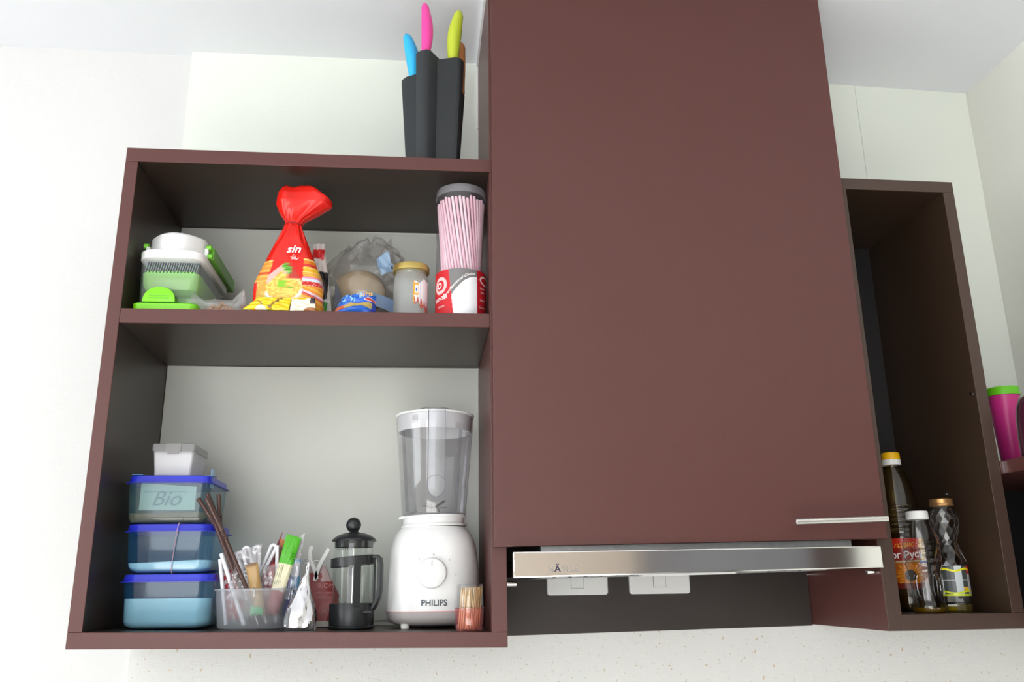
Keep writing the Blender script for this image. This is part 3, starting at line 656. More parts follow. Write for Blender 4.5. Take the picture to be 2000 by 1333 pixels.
def sachet(name, label, P, th, fn, cat='sachet', m='print', nu=14, nv=26, extra=None, wrinkle=0.0012, grp=None):
    """flat filled pouch: four corners (bottom-left, bottom-right, top-right, top-left), puffed by th"""
    P = [Vector(p) for p in P]; nrm = (P[1] - P[0]).cross(P[3] - P[0]).normalized()
    def f(sgn):
        def g(u, v):
            q = P[0] * (1 - u) * (1 - v) + P[1] * u * (1 - v) + P[2] * u * v + P[3] * (1 - u) * v
            puff = (1 - (2 * u - 1) ** 4) * (1 - (2 * v - 1) ** 6)
            w = wrinkle * nz(u * 3, v * 5, P[0].x * 50, 1.3) * (0.3 + puff)
            return q + nrm * (sgn * th * puff + w)
        return g
    b = new(); grid(b, f(1), nu, nv); grid(b, f(-1), nu, nv); bmesh.ops.remove_doubles(b, verts=b.verts, dist=1e-5)
    bmesh.ops.recalc_face_normals(b, faces=b.faces)
    loc = tuple((P[0] + P[1]) / 2)
    o = obj(name, b, M[m], loc=loc); tag(o, label, cat, grp)
    if fn:
        L = Vector(loc); ex = P[1] - P[0]; ez = P[3] - P[0]
        def col(co):
            q = co + L - P[0]
            v = q.dot(ez) / ez.length_squared; u = (q - ez * v).dot(ex) / ex.length_squared
            return fn(max(0, min(1, u)), max(0, min(1, v)))
        paint(o, col)
    return o
kraft = C(170, 136, 84)
sachet('sugar_stick', 'brown kraft sugar stick standing at the front of the round tub', [(-0.0760, -0.232, 0.0450), (-0.0585, -0.232, 0.0450), (-0.0765, -0.238, 0.1310), (-0.0965, -0.238, 0.1268)], 0.003, lambda u, v: C(120, 92, 60) if v > 0.95 else (C(110, 84, 52) if 0.45 < v < 0.52 and 0.3 < u < 0.5 else kraft))
def green_stick(u, v):
    if v < 0.30: return C(150, 48, 52)
    if v < 0.335: return C(236, 226, 206)
    if v < 0.64:
        if 0.10 < u < 0.55 and (int(u * 22) % 3 == 0) and 0.37 < v < 0.61 and (int(v * 160) % 4): return C(110, 116, 96)
        return C(214, 208, 176)
    if u > 0.8 and 0.68 < v < 0.8 and int(v * 90) % 3 == 0: return C(40, 110, 30)
    return C(72, 166, 24)
sachet('stick_sachet', 'green and cream stick sachet leaning right in the round tub', [(-0.0620, -0.228, 0.0480), (-0.0400, -0.228, 0.0460), (-0.0085, -0.222, 0.1710), (-0.0335, -0.222, 0.1780)], 0.0035, green_stick, nu=30, nv=90)
sachet('blue_sachet', 'light blue sachet at the right side of the round tub', [(-0.0390, -0.172, 0.0400), (-0.0160, -0.172, 0.0400), (-0.0140, -0.168, 0.1370), (-0.0310, -0.170, 0.1370)], 0.004, lambda u, v: C(238, 244, 250) if 0.15 < u < 0.75 and 0.72 < v < 0.95 else (C(40, 96, 200) if u < 0.3 and v < 0.7 else C(90, 172, 226)))
def redwhite(u, v):
    return C(250, 235, 235) if nz(u, v, 3.1, 7) > 0.28 else C(206, 44, 60)
sachet('red_sachet', 'red and white sachet at the left rim of the tub beside the blue boxes', [(-0.1370, -0.178, 0.0380), (-0.1050, -0.178, 0.0380), (-0.1120, -0.176, 0.1270), (-0.1490, -0.176, 0.1150)], 0.004, redwhite)
sachet('red_sachet', 'crumpled red sachet between the folded straws and the green stick', [(-0.0800, -0.168, 0.0420), (-0.0480, -0.168, 0.0420), (-0.0370, -0.170, 0.1440), (-0.0760, -0.170, 0.1240)], 0.004, redwhite)
sachet('brown_sachet', 'dark brown and orange sachet corner behind the green stick', [(-0.0620, -0.160, 0.0420), (-0.0400, -0.160, 0.0420), (-0.0340, -0.162, 0.1620), (-0.0530, -0.162, 0.1750)], 0.003, lambda u, v: C(190, 110, 50) if v > 0.9 else C(104, 52, 46))
sachet('dark_red_sachet', 'slanted dull red wrapper rising behind the white loops', [(-0.0860, -0.158, 0.1000), (-0.0700, -0.158, 0.0900), (-0.0500, -0.160, 0.1830), (-0.0500, -0.160, 0.1860)], 0.002, lambda u, v: C(150, 80, 88) if u < 0.6 else C(206, 186, 190))
sachet('clear_wrapper', 'crumpled clear wrapper in front of the red sachet in the tub', [(-0.0710, -0.224, 0.0700), (-0.0470, -0.224, 0.0700), (-0.0490, -0.220, 0.1280), (-0.0760, -0.220, 0.1240)], 0.006, None, 'wrapper', 'clearfilm', wrinkle=0.006)
sachet('clear_wrapper', 'clear film sleeve around the white straws in the tub', [(-0.1250, -0.228, 0.0700), (-0.0800, -0.228, 0.0700), (-0.0720, -0.226, 0.1620), (-0.1180, -0.226, 0.1480)], 0.005, None, 'wrapper', 'clearfilm', wrinkle=0.006)
sachet('clear_wrapper', 'clear film corner standing beside the green stick sachet', [(-0.0330, -0.215, 0.0700), (-0.0150, -0.215, 0.0700), (-0.0040, -0.214, 0.1800), (-0.0180, -0.214, 0.1700)], 0.002, None, 'wrapper', 'clearfilm', wrinkle=0.003)
sachet('green_sachet', 'small green sachet lying low inside the tub', [(-0.0830, -0.238, 0.0460), (-0.0620, -0.242, 0.0460), (-0.0620, -0.242, 0.0580), (-0.0830, -0.238, 0.0600)], 0.002, lambda u, v: C(60, 180, 110))

# ------------------------------------------------------------------ lower shelf: foil bag, red bag with peg
fx, fy = -0.0015, -0.235; z0 = zfl(fx, 0.034)
fb = thing('foil_bag', 'crumpled silver foil bag with rolled top', 'bag', (fx, fy, z0))
FK = [(0.0, 0.0255, 0.0210, 0.0), (0.05, 0.0268, 0.0230, 0.0), (0.20, 0.0255, 0.0220, 0.0), (0.31, 0.0228, 0.0195, 0.0), (0.46, 0.0160, 0.0140, 0.0015), (0.65, 0.0085, 0.0085, 0.0040), (0.86, 0.0036, 0.0050, 0.0078), (1.0, 0.0022, 0.0058, 0.0090)]
def lin(K, v):
    for a, c in zip(K, K[1:]):
        if v <= c[0]:
            t_ = (v - a[0]) / (c[0] - a[0]); return [p + (q - p) * t_ for p, q in zip(a[1:], c[1:])]
    return list(K[-1][1:])
def foil(u, v):
    a = 2 * PI * u; hx, hy, off = lin(FK, v)
    c, s_ = math.cos(a), math.sin(a)
    ex = math.copysign(abs(c) ** 0.75, c); ey = math.copysign(abs(s_) ** 0.75, s_)
    rid = 1 - 2 * abs(nz(ex * 1.1 + 3, ey * 1.1, v * 2.2, 1.5))
    cr = 1 + 0.16 * (rid - 0.6) * (1 if v > 0.03 else 0.4)
    z = z0 + 0.110 * v + (0.004 * nz(ex * 2, ey * 2, v * 3, 2.0) if 0.02 < v < 0.8 else 0)
    return (fx + off + hx * ex * cr, fy + 0.004 * v + hy * ey * cr, z)
b = new(); grid(b, foil, 40, 26, True); bmesh.ops.holes_fill(b, edges=[e for e in b.edges if e.is_boundary])
bmesh.ops.recalc_face_normals(b, faces=b.faces)
obj('pouch', b, M['foil'], fb, angle=14)
pts = []
for k in range(30):
    g = k / 29 * 2.7 * PI; r = 0.0062 - 0.0036 * k / 29
    pts.append((fx + 0.0090 - 0.0050 + r * math.cos(g), z0 + 0.1075 + r * math.sin(g)))
b = new(); loft(b, [[(x, fy - 0.003, z), (x, fy + 0.011, z)] for x, z in pts], False, False, False)
bmesh.ops.solidify(b, geom=b.faces[:], thickness=0.0007)
obj('rolled_top', b, M['foil'], fb)

rx, ry = 0.0060, -0.112; z0 = zfl(rx, 0.052)
rb = thing('coffee_bag', 'red foil coffee bag pinched shut by a white peg', 'bag', (rx, ry, z0))
CH = 0.104
def cofhw(v): return 0.0450 * (1 - 0.12 * v) if v < 0.5 else 0.0423 - (v - 0.5) / 0.5 * 0.0285
def cof(u, v):
    a = 2 * PI * u; hx = cofhw(v); hy = 0.020 * (1 - v) ** 0.8 + 0.0022
    c, s_ = math.cos(a), math.sin(a); ex = math.copysign(abs(c) ** 0.6, c); ey = math.copysign(abs(s_) ** 0.6, s_)
    w = 1 + 0.06 * nz(ex * 2, ey * 2, v * 5, 1.6)
    return (rx + hx * ex * w + 0.004 * v, ry + hy * ey * w, z0 + CH * v)
b = new(); grid(b, cof, 72, 70, True); bmesh.ops.holes_fill(b, edges=[e for e in b.edges if e.is_boundary]); bmesh.ops.recalc_face_normals(b, faces=b.faces)
def cofcol(co):
    x, z = co.x, co.z
    if z > 0.092 or (z > 0.078 and x > 0.012): return C(196, 170, 168)
    if z < 0.010: return C(206, 200, 190)
    return C(150, 44, 44) if nz(x, z, 0, 60) < 0.35 else C(164, 60, 56)
paint(obj('pouch', b, M['print'], rb), cofcol)
def cofmap(x0, zz):
    def f(x, y):
        v = (zz + y - z0) / CH; hy = 0.020 * (1 - v) ** 0.8 + 0.0022
        return (x0 + x, ry - hy * 1.10 - 0.0012, zz + y)
    return f
M['paleink'] = mat('pale_red_ink', C(214, 150, 146), 0.5)
for w_, sz, zz, x0 in (('RIOM', 0.012, z0 + 0.066, 0.0270), ('coffee roastery', 0.0054, z0 + 0.057, 0.0260), ('roast and ground', 0.0046, z0 + 0.049, 0.0260), ('100 % M', 0.010, z0 + 0.024, 0.0330)):
    lettering(w_, sz, M['paleink'], rb, cofmap(x0, zz))
b = new(); obox(b, (-0.0310, ry - 0.0165, 0.0715), (1, 0, 0), (0, 1, 0), (0.1, 0, 1), 0.0016, 0.0004, 0.008); obj('label_mark', b, M['whitetext'], rb, smooth=False)
pg = thing('clothes_peg', 'white plastic clothes peg clipping the red coffee bag', 'peg', (0.0080, ry - 0.009, 0.128))
def leg(pts, w=0.0042):
    b = new()
    rings = []
    P = [Vector((x, ry - 0.0095 + dy, z)) for x, z, dy in pts]
    for i, p in enumerate(P):
        d = (P[min(i + 1, len(P) - 1)] - P[max(i - 1, 0)]).normalized(); s = d.cross(Vector((0, 1, 0))).normalized()
        h = 0.0034
        rings.append([p + s * h + Vector((0, -w, 0)), p - s * h + Vector((0, -w, 0)), p - s * h + Vector((0, w, 0)), p + s * h + Vector((0, w, 0))])
    loft(b, rings); bmesh.ops.recalc_face_normals(b, faces=b.faces)
    bmesh.ops.bevel(b, geom=[e for e in b.edges if e.calc_face_angle(0) > 1.0], offset=0.0007, segments=2, affect='EDGES'); return b
obj('prong', leg([(-0.0020, 0.1615, 0), (-0.0040, 0.1520, 0), (-0.0030, 0.1360, 0), (0.0030, 0.1250, 0), (0.0075, 0.1140, 0), (0.0100, 0.1030, 0)]), M['white_soft'], pg)
obj('prong', leg([(0.0290, 0.1570, 0), (0.0245, 0.1480, 0), (0.0170, 0.1350, 0), (0.0120, 0.1230, 0), (0.0085, 0.1100, 0), (0.0062, 0.1000, 0)]), M['white_soft'], pg)
b = new(); tube(b, [(0.000, ry - 0.0095, 0.1310), (0.004, ry - 0.0095, 0.1355), (0.011, ry - 0.0095, 0.1355), (0.0160, ry - 0.0095, 0.1310)], 0.0012, 8); obj('spring', b, M['steel_b'], pg)

# ------------------------------------------------------------------ lower shelf: French press
cx, cy = 0.0785, -0.185; z0 = zfl(cx, 0.04)
fp = thing('french_press', 'black French press with glass beaker beside the white blender', 'coffee press', (cx, cy, z0))
obj('base', lathe(new(), cx, cy, [(0.0385, z0), (0.0392, z0 + 0.001), (0.0392, z0 + 0.004), (0.0378, z0 + 0.005), (0.0384, z0 + 0.012), (0.0384, 0.0600), (0.0376, 0.0620), (0.0355, 0.0620)], 48), M['black'], fp)
b = new(); box(b, cx + 0.022, cx + 0.036, cy - 0.041, cy - 0.026, 0.0455, 0.0500, 0.001); obj('button', b, M['slate'], fp)
obj('band', lathe(new(), cx, cy, [(0.0372, 0.1245), (0.0392, 0.1248), (0.0392, 0.1398), (0.0372, 0.1402), (0.0362, 0.1390), (0.0362, 0.1255), (0.0372, 0.1245)], 48, False, False, 0.09), M['black'], fp)
for a in (15, 188, 100):
    an = math.radians(a); d = Vector((math.sin(an), -math.cos(an), 0)); s = Vector((math.cos(an), math.sin(an), 0))
    b = new(); obox(b, Vector((cx, cy, 0.092)) + d * 0.0378, s, d, (0, 0, 1), 0.0062 if a == 15 else 0.0055, 0.0013, 0.036, 0.0008); obj('strap', b, M['black'], fp)
obj('beaker', lathe(new(), cx, cy, [(0.0345, 0.034), (0.0352, 0.040), (0.0352, 0.160), (0.0368, 0.1660)], 48, True, False), M['glass'], fp)
obj('lid', lathe(new(), cx, cy, [(0.0375, 0.1662), (0.0392, 0.1668), (0.0390, 0.1682), (0.0350, 0.1725), (0.0270, 0.1775), (0.0165, 0.1808), (0.0085, 0.1820), (0.0070, 0.1835), (0.0, 0.1840)], 48), M['black'], fp)
b = new(); lathe(b, cx, cy, [(0.0330, 0.1662), (0.0330, 0.1560)], 48, False, False)
obj('lid_skirt', b, M['black'], fp)
b = new()
for i in range(-4, 5):
    for j in range(3):
        box(b, cx - 0.012 + i * 0.0032 - 0.0002, cx - 0.012 + i * 0.0032 + 0.0008, cy - 0.0342, cy - 0.0336, 0.1500, 0.1655)
for j in range(6): box(b, cx - 0.0255, cx + 0.0020, cy - 0.0343, cy - 0.0335, 0.1505 + j * 0.0030, 0.1511 + j * 0.0030)
obj('strainer_grid', b, M['slate'], fp, smooth=False)
b = new(); ball(b, (cx - 0.0022, cy, 0.1948), 0.0132, u=28, v=18); tube(b, [(cx - 0.001, cy, 0.1835), (cx - 0.0015, cy, 0.186)], 0.0062, 16)
obj('knob', b, M['black'], fp)
obj('rod', tube(new(), [(cx, cy, 0.045), (cx, cy, 0.168)], 0.0022, 12), M['chrome'], fp)
obj('plunger', lathe(new(), cx, cy, [(0.0, 0.050), (0.033, 0.0502), (0.0338, 0.0525), (0.033, 0.0545), (0.0, 0.055)], 40), M['steel_b'], fp)
b = new()
hp = [(0.0375, 0.1370), (0.0445, 0.1375), (0.0495, 0.1335), (0.0512, 0.1240), (0.0512, 0.085), (0.0490, 0.0700), (0.0430, 0.0570), (0.0380, 0.0500)]
ad = Vector((0.94, -0.34, 0)).normalized()
rings = []
for i, (r, z) in enumerate(hp):
    p = Vector((cx, cy, z + 0.002)) + ad * r
    q0, q1 = hp[max(i - 1, 0)], hp[min(i + 1, len(hp) - 1)]
    dd = (ad * (q1[0] - q0[0]) + Vector((0, 0, q1[1] - q0[1]))).normalized(); s = Vector((-ad.y, ad.x, 0)); n_ = dd.cross(s)
    rings.append([p + n_ * a_ * 0.0036 + s * b_ * 0.0072 for a_, b_ in ((1, 0.7), (0.7, 1), (-0.7, 1), (-1, 0.7), (-1, -0.7), (-0.7, -1), (0.7, -1), (1, -0.7))])
loft(b, rings); bmesh.ops.recalc_face_normals(b, faces=b.faces)
obj('handle', b, M['black'], fp)

# ------------------------------------------------------------------ lower shelf: blender
cx, cy = 0.2190, -0.132; z0 = zf(cx) + 0.0003
bl = thing('blender', 'white kitchen blender with clear jug at the right end of the lower shelf', 'blender', (cx, cy, z0))
prof = [(0.0475, 0.0838, 0.080), (0.060, 0.0845, 0.0805), (0.085, 0.0842, 0.0800), (0.110, 0.0832, 0.0785), (0.135, 0.0810, 0.0765), (0.155, 0.0775, 0.0735), (0.170, 0.0735, 0.0695), (0.181, 0.0680, 0.0645), (0.188, 0.0625, 0.0600), (0.1925, 0.0575, 0.0560)]
obj('motor_base', loft(new(), [sell(cx, cy, z, hx, hy, 2.5) for z, hx, hy in prof]), M['white'], bl)
obj('bottom_shell', loft(new(), [sell(cx, cy, z, hx, hy, 2.5) for z, hx, hy in ((0.0225, 0.058, 0.056), (0.0245, 0.068, 0.066), (0.029, 0.0765, 0.073), (0.036, 0.0815, 0.078), (0.0462, 0.0840, 0.0801))]), M['grey_band'], bl)
obj('seam_line', loft(new(), [sell(cx, cy, z, hx, hy, 2.5) for z, hx, hy in ((0.0460, 0.0845, 0.0807), (0.0476, 0.0845, 0.0807))]), M['pinkline'], bl)
for fx_, fy_ in ((-0.048, -0.052), (0.048, -0.052), (-0.048, 0.045), (0.048, 0.045)):
    obj('foot', lathe(new(), cx + fx_, cy + fy_, [(0.0075, zfl(cx + fx_, 0.008)), (0.008, 0.024), (0.008, 0.0262)], 16), M['white_soft'], bl)
obj('collar', lathe(new(), cx, cy, [(0.0560, 0.1925), (0.0600, 0.1935), (0.0606, 0.1965), (0.0585, 0.1980), (0.0565, 0.1990), (0.0568, 0.2085), (0.0600, 0.2095), (0.0604, 0.2125), (0.0575, 0.2140)], 56, tilt=0.03), M['white'], bl)
b = new(); obox(b, (cx - 0.0585, cy - 0.012, 0.2095), (1, 0, 0.25), (0, 1, 0), (0, 0, 1), 0.0055, 0.012, 0.0022, 0.001); obj('lock_tab', b, M['white'], bl)
obj('jug', lathe(new(), cx, cy, [(0.0575, 0.2142), (0.0590, 0.2165), (0.0660, 0.300), (0.0722, 0.375), (0.0738, 0.3950), (0.0730, 0.3985)], 56, False, False), M['jarclear'], bl)
obj('jug_floor', lathe(new(), cx, cy, [(0.0570, 0.2146), (0.0585, 0.2170), (0.020, 0.2185), (0.0, 0.2190)], 48, False, False), M['jarclear'], bl)
b = new()
lathe(b, cx, cy, [(0.0, 0.2190), (0.012, 0.2192), (0.010, 0.226), (0.004, 0.230), (0.0, 0.2305)], 20)
obj('blade_hub', b, M['grey_band'], bl)
for k in range(4):
    a = PI / 4 + k * PI / 2; d = Vector((math.cos(a), math.sin(a), 0.45 if k % 2 else 0.1)).normalized(); s = Vector((-math.sin(a), math.cos(a), 0))
    b = new(); obox(b, Vector((cx, cy, 0.2285)) + d * 0.016, d, s, d.cross(s), 0.014, 0.004, 0.0006); obj('blade', b, M['steel_b'], bl, smooth=False)
lb = new(); lathe(lb, cx, cy, [(0.0676, 0.3690), (0.0690, 0.3690), (0.0708, 0.3965), (0.0742, 0.3990), (0.0745, 0.4018), (0.0700, 0.4030), (0.036, 0.4050), (0.0355, 0.4030)], 56, False, False)
obj('lid', lb, M['white'], bl)
obj('measuring_cap', lathe(new(), cx, cy, [(0.0340, 0.4040), (0.0350, 0.4058), (0.0350, 0.4128), (0.0335, 0.4142), (0.0, 0.4138)], 48), M['jarclear'], bl)
for a0 in (-36, 33):
    for k in range(3):
        a = math.radians(a0 + k * 3.6); d = Vector((math.sin(a), -math.cos(a), 0)); s = Vector((math.cos(a), math.sin(a), 0))
        b = new(); obox(b, Vector((cx, cy, 0.386 if a0 < 0 else 0.376)) + d * (0.0712 if a0 < 0 else 0.0695), s, d, (0, 0, 1), 0.0009, 0.0006, 0.0075 if a0 < 0 else 0.006); obj('lid_slot', b, M['grey_band'], bl, smooth=False)
fy0 = cy - 0.0790
b = new()
fz = [(0.0158, 0.3985)] + [(0.0158, 0.274)] + [(0.0165 * math.cos(k * PI / 12), 0.262 - 0.020 * math.sin(k * PI / 12)) for k in range(13)] + [(-0.0158, 0.274), (-0.0158, 0.3985)]
def jr(z): return 0.0590 + (z - 0.2165) * (0.0738 - 0.0590) / (0.395 - 0.2165)
loft(b, [[(cx + 0.002 + x, cy - jr(z) - 0.0005, z) for x, z in fz], [(cx + 0.002 + x * 0.92, cy - jr(z) - 0.0105, z) for x, z in fz]], False, True)
bmesh.ops.recalc_face_normals(b, faces=b.faces)
obj('grip_rib', b, M['jarclear'], bl)
b = new(); tube(b, [(cx + 0.002 + x * 0.95, cy - jr(z) - 0.0112, z) for x, z in fz], 0.0007, 6)
tube(b, [(cx + 0.002 + 0.0155 * math.cos(g * PI / 10), cy - jr(0.26) - 0.0095, 0.270 + 0.011 * math.sin(g * PI / 10)) for g in range(11)], 0.0006, 6)
obj('grip_edge', b, mat('smoky_edge', C(120, 120, 130), 0.2), bl)
for a in (-62, -38, 44, 66):
    an = math.radians(a); d = Vector((math.sin(an), -math.cos(an), 0)); s = Vector((math.cos(an), math.sin(an), 0))
    b = new()
    loft(b, [[Vector((cx, cy, z)) + d * (jr(z) - 0.001 - i * 0.006) + s * w for i, w in ((0, -0.0011), (0, 0.0011), (1, 0.0006), (1, -0.0006))] for z in (0.219, 0.26, 0.3, 0.34, 0.368)])
    bmesh.ops.recalc_face_normals(b, faces=b.faces); obj('flow_rib', b, M['jarclear'], bl)
def bsurf(z):
    for (a, _, h0), (b_, _, h1) in zip(prof, prof[1:]):
        if a <= z <= b_: return h0 + (h1 - h0) * (z - a) / (b_ - a)
    return prof[0][2]
kx_, kz_ = 0.2152, 0.1105
ky_ = cy - bsurf(kz_)
b = new(); K = [(0.0262, 0.003), (0.0262, -0.004), (0.0245, -0.0115), (0.0225, -0.013), (0.0, -0.0132)]
loft(b, [[(kx_ + r * math.cos(2 * PI * i / 48), ky_ + dy, kz_ + r * math.sin(2 * PI * i / 48)) for i in range(48)] for r, dy in [(max(r, 1e-5), d) for r, d in K]]); bmesh.ops.recalc_face_normals(b, faces=b.faces)
kn = obj('dial', b, M['white'], bl)
b = new(); box(b, kx_ - 0.0006, kx_ + 0.0006, ky_ - 0.0137, ky_ - 0.0128, kz_ + 0.010, kz_ + 0.021); obj('pointer', b, M['darktext'], kn, smooth=False)
def bmap(x0, zz):
    def f(x, y):
        X = abs((x0 + x - cx) / 0.084) ; return (x0 + x, cy - bsurf(zz + y) * (1 - X ** 2.5) ** (1 / 2.5) - 0.0006, zz + y)
    return f
lettering('PHILIPS', 0.0142, M['darktext'], bl, bmap(0.2200, 0.0562), bold=0.00035, spacing=1.0)
for ch, x0, zz in (('P', 0.1935, 0.1320), ('0', 0.2185, 0.1405), ('1', 0.2465, 0.1312), ('2', 0.2575, 0.1055)): lettering(ch, 0.0052, M['darktext'], bl, bmap(x0, zz))
b = new(); tube(b, [(0.280, -0.07, 0.185), (0.298, -0.052, 0.15), (0.3045, -0.045, 0.10), (0.305, -0.042, 0.05), (0.302, -0.040, 0.0215)], 0.0030, 10); obj('power_cord', b, M['white_soft'], bl)

# ------------------------------------------------------------------ lower shelf: toothpick tub
cx, cy = 0.2780, -0.262; z0 = zfl(cx, 0.024)
tp = thing('toothpick_tub', 'small clear tub with pink base full of toothpicks', 'tub', (cx, cy, z0))
obj('base', lathe(new(), cx, cy, [(0.0220, z0), (0.0228, z0 + 0.001), (0.0242, 0.0535)], 36, True, False), M['pinkclear'], tp)
obj('cap', lathe(new(), cx, cy, [(0.0250, 0.0520), (0.0253, 0.0535), (0.0235, 0.0550), (0.0228, 0.0885), (0.0218, 0.0908), (0.0, 0.0912)], 36, False, True), M['petclear'], tp)
b = new(); lathe(b, cx, cy, [(0.0250, 0.0518), (0.0256, 0.0526), (0.0256, 0.0540), (0.0246, 0.0548)], 36, False, False); obj('rim', b, M['petclear'], tp)
b0 = new(); tube(b0, [(0, 0, 0), (0, 0, 0.0015), (0, 0, 0.062), (0, 0, 0.066)], [0.0003, 0.0008, 0.0008, 0.0002], 5)
tpm = bpy.data.meshes.new('toothpick'); b0.to_mesh(tpm); b0.free(); tpm.materials.append(M['tooth'])
rnd = random.Random(3)
for k in range(84):
    r = 0.0195 * math.sqrt((k + 0.5) / 84); a = k * 2.399963
    px_, py_ = r * math.cos(a), r * math.sin(a); lean = Vector((0.085 + rnd.uniform(-0.02, 0.02), rnd.uniform(-0.03, 0.03), 1)).normalized()
    o = lk(bpy.data.objects.new('toothpick', tpm)); o.location = (cx + px_ * 0.94 - 0.0015, cy + py_ * 0.94, z0 + 0.0008 + rnd.uniform(0, 0.004))
    o.rotation_mode = 'QUATERNION'; o.rotation_quaternion = Vector((0, 0, 1)).rotation_difference(lean)
    tag(o, 'wooden toothpick standing in the small pink-based tub', 'toothpick', 'toothpicks in the small tub')

# ------------------------------------------------------------------ upper shelf: vegetable chopper
cx = -0.2560; yF, yK = -0.272, -0.072; cy = (yF + yK) / 2; hy = (yK - yF) / 2; z0 = zml(cx, 0.056)
ch = thing('vegetable_chopper', 'green and white vegetable chopper with clear box at the left of the upper shelf', 'chopper', (cx, cy, z0))
obj('base_tray', loft(new(), [rrect(cx - 0.001, cy, z0, 0.0515, hy + 0.008, 0.012), rrect(cx - 0.001, cy, z0 + 0.003, 0.0550, hy + 0.012, 0.014), rrect(cx - 0.001, cy, z0 + 0.014, 0.0560, hy + 0.013, 0.014), rrect(cx - 0.001, cy, z0 + 0.0165, 0.0535, hy + 0.010, 0.013)]), M['green'], ch)
tx, tz = -0.2665, z0 + 0.0165
pol = [(tx + 0.0275 * math.cos(PI * k / 20), tz + 0.0275 * math.sin(PI * k / 20) ** 0.8) for k in range(21)]
b = new(); prism(b, pol, -0.2872, -0.2832, 0.001); tabo = obj('front_tab', b, M['green'], ch)
b = new()
for dz in (0.0060, 0.0100): box(b, tx - 0.017, tx + 0.017, -0.2880, -0.2871, tz + dz, tz + dz + 0.0012)
obj('slot_lip', b, M['green2'], tabo, smooth=False)
b = new(); loft(b, [rrect(cx, cy, z0 + 0.0166, 0.0500, hy - 0.002, 0.006), rrect(cx - 0.0005, cy, z0 + 0.100, 0.0520, hy, 0.006)], True, False); obj('clear_box', b, M['choppclear'], ch)
b = new(); loft(b, [rrect(cx + 0.001, cy - 0.012, z0 + 0.0400, 0.0350, hy - 0.030, 0.012), rrect(cx + 0.001, cy - 0.012, z0 + 0.0460, 0.0455, hy - 0.017, 0.016), rrect(cx, cy - 0.012, z0 + 0.0560, 0.0488, hy - 0.014, 0.016), rrect(cx, cy - 0.012, z0 + 0.0760, 0.0494, hy - 0.0135, 0.010)], True, False); obj('inner_cup', b, M['cleargreen'], ch)
b = new()
for k in range(14): box(b, cx - 0.041 + k * 0.0061, cx - 0.041 + k * 0.0061 + 0.0032, yF + 0.002, yF + 0.004, z0 + 0.0705, z0 + 0.0790)
obj('comb', b, M['greenclip'], ch, smooth=False)
b = new()
for k in range(22):
    xa = cx - 0.046 + k * 0.0042; hexa(b, [(xa, yF + 0.005, z0 + 0.078), (xa + 0.0016, yF + 0.005, z0 + 0.078), (xa + 0.0016, yF + 0.15, z0 + 0.078), (xa, yF + 0.15, z0 + 0.078), (xa + 0.004, yF + 0.005, z0 + 0.0975), (xa + 0.0056, yF + 0.005, z0 + 0.0975), (xa + 0.0056, yF + 0.15, z0 + 0.0975), (xa + 0.004, yF + 0.15, z0 + 0.0975)])
obj('blade_grid', b, mat('grey_blades', C(110, 124, 124), 0.4, 0.3), ch, smooth=False)
b = new(); loft(b, [rrect(cx + 0.010, cy, z0 + 0.0170, 0.0360, hy - 0.035, 0.010), rrect(cx + 0.010, cy, z0 + 0.0380, 0.0380, hy - 0.03, 0.010)], True, False); obj('lower_cup', b, M['cleargreen'], ch)
obj('frame', loft(new(), [rrect(cx + 0.0005, cy - 0.002, z0 + 0.0985, 0.0540, hy + 0.010, 0.026), rrect(cx + 0.0005, cy - 0.002, z0 + 0.1000, 0.0560, hy + 0.012, 0.028), rrect(cx + 0.0005, cy - 0.002, z0 + 0.1135, 0.0560, hy + 0.012, 0.028), rrect(cx + 0.0005, cy - 0.002, z0 + 0.1150, 0.0545, hy + 0.0105, 0.027)]), M['white'], ch)
def dome(z, hx, y0, bulge):
    P = [(cx + 0.001 + hx * s, y0 + bulge * (s * s) , z) for s in [-1 + k / 8 for k in range(17)]]
    return P + [(cx + 0.001 + hx, yK, z), (cx + 0.001 - hx, yK, z)]
b = new(); loft(b, [dome(z0 + 0.1152, 0.0480, yF - 0.006, 0.034), dome(z0 + 0.149, 0.0475, yF - 0.005, 0.034), dome(z0 + 0.153, 0.0460, yF - 0.001, 0.033)]); bmesh.ops.recalc_face_normals(b, faces=b.faces)
obj('pusher_lid', b, M['white'], ch)
b = new(); box(b, cx + 0.0500, cx + 0.0640, yF + 0.036, yK + 0.02, z0 + 0.1155, z0 + 0.1400, 0.002); obj('side_rail', b, M['green2'], ch)
for sx in (-1, 1):
    for dz, dx in ((0.136, 0.0550), (0.1195, 0.0575)):
        xa = cx + 0.001 + sx * dx
        b = new(); tube(b, [(xa - sx * 0.004, yF + 0.028, z0 + dz), (xa + sx * 0.004, yF + 0.028, z0 + dz), (xa + sx * 0.005, yF + 0.028, z0 + dz)], [0.0048, 0.0048, 0.0035], 16); obj('hinge_clip', b, M['greenclip'], ch)
    b = new(); box(b, *(sorted((cx + 0.001 + sx * 0.0480, cx + 0.001 + sx * 0.0550))), yF + 0.024, yF + 0.034, z0 + 0.116, z0 + 0.134, 0.001); obj('hinge_link', b, M['white_soft'], ch)

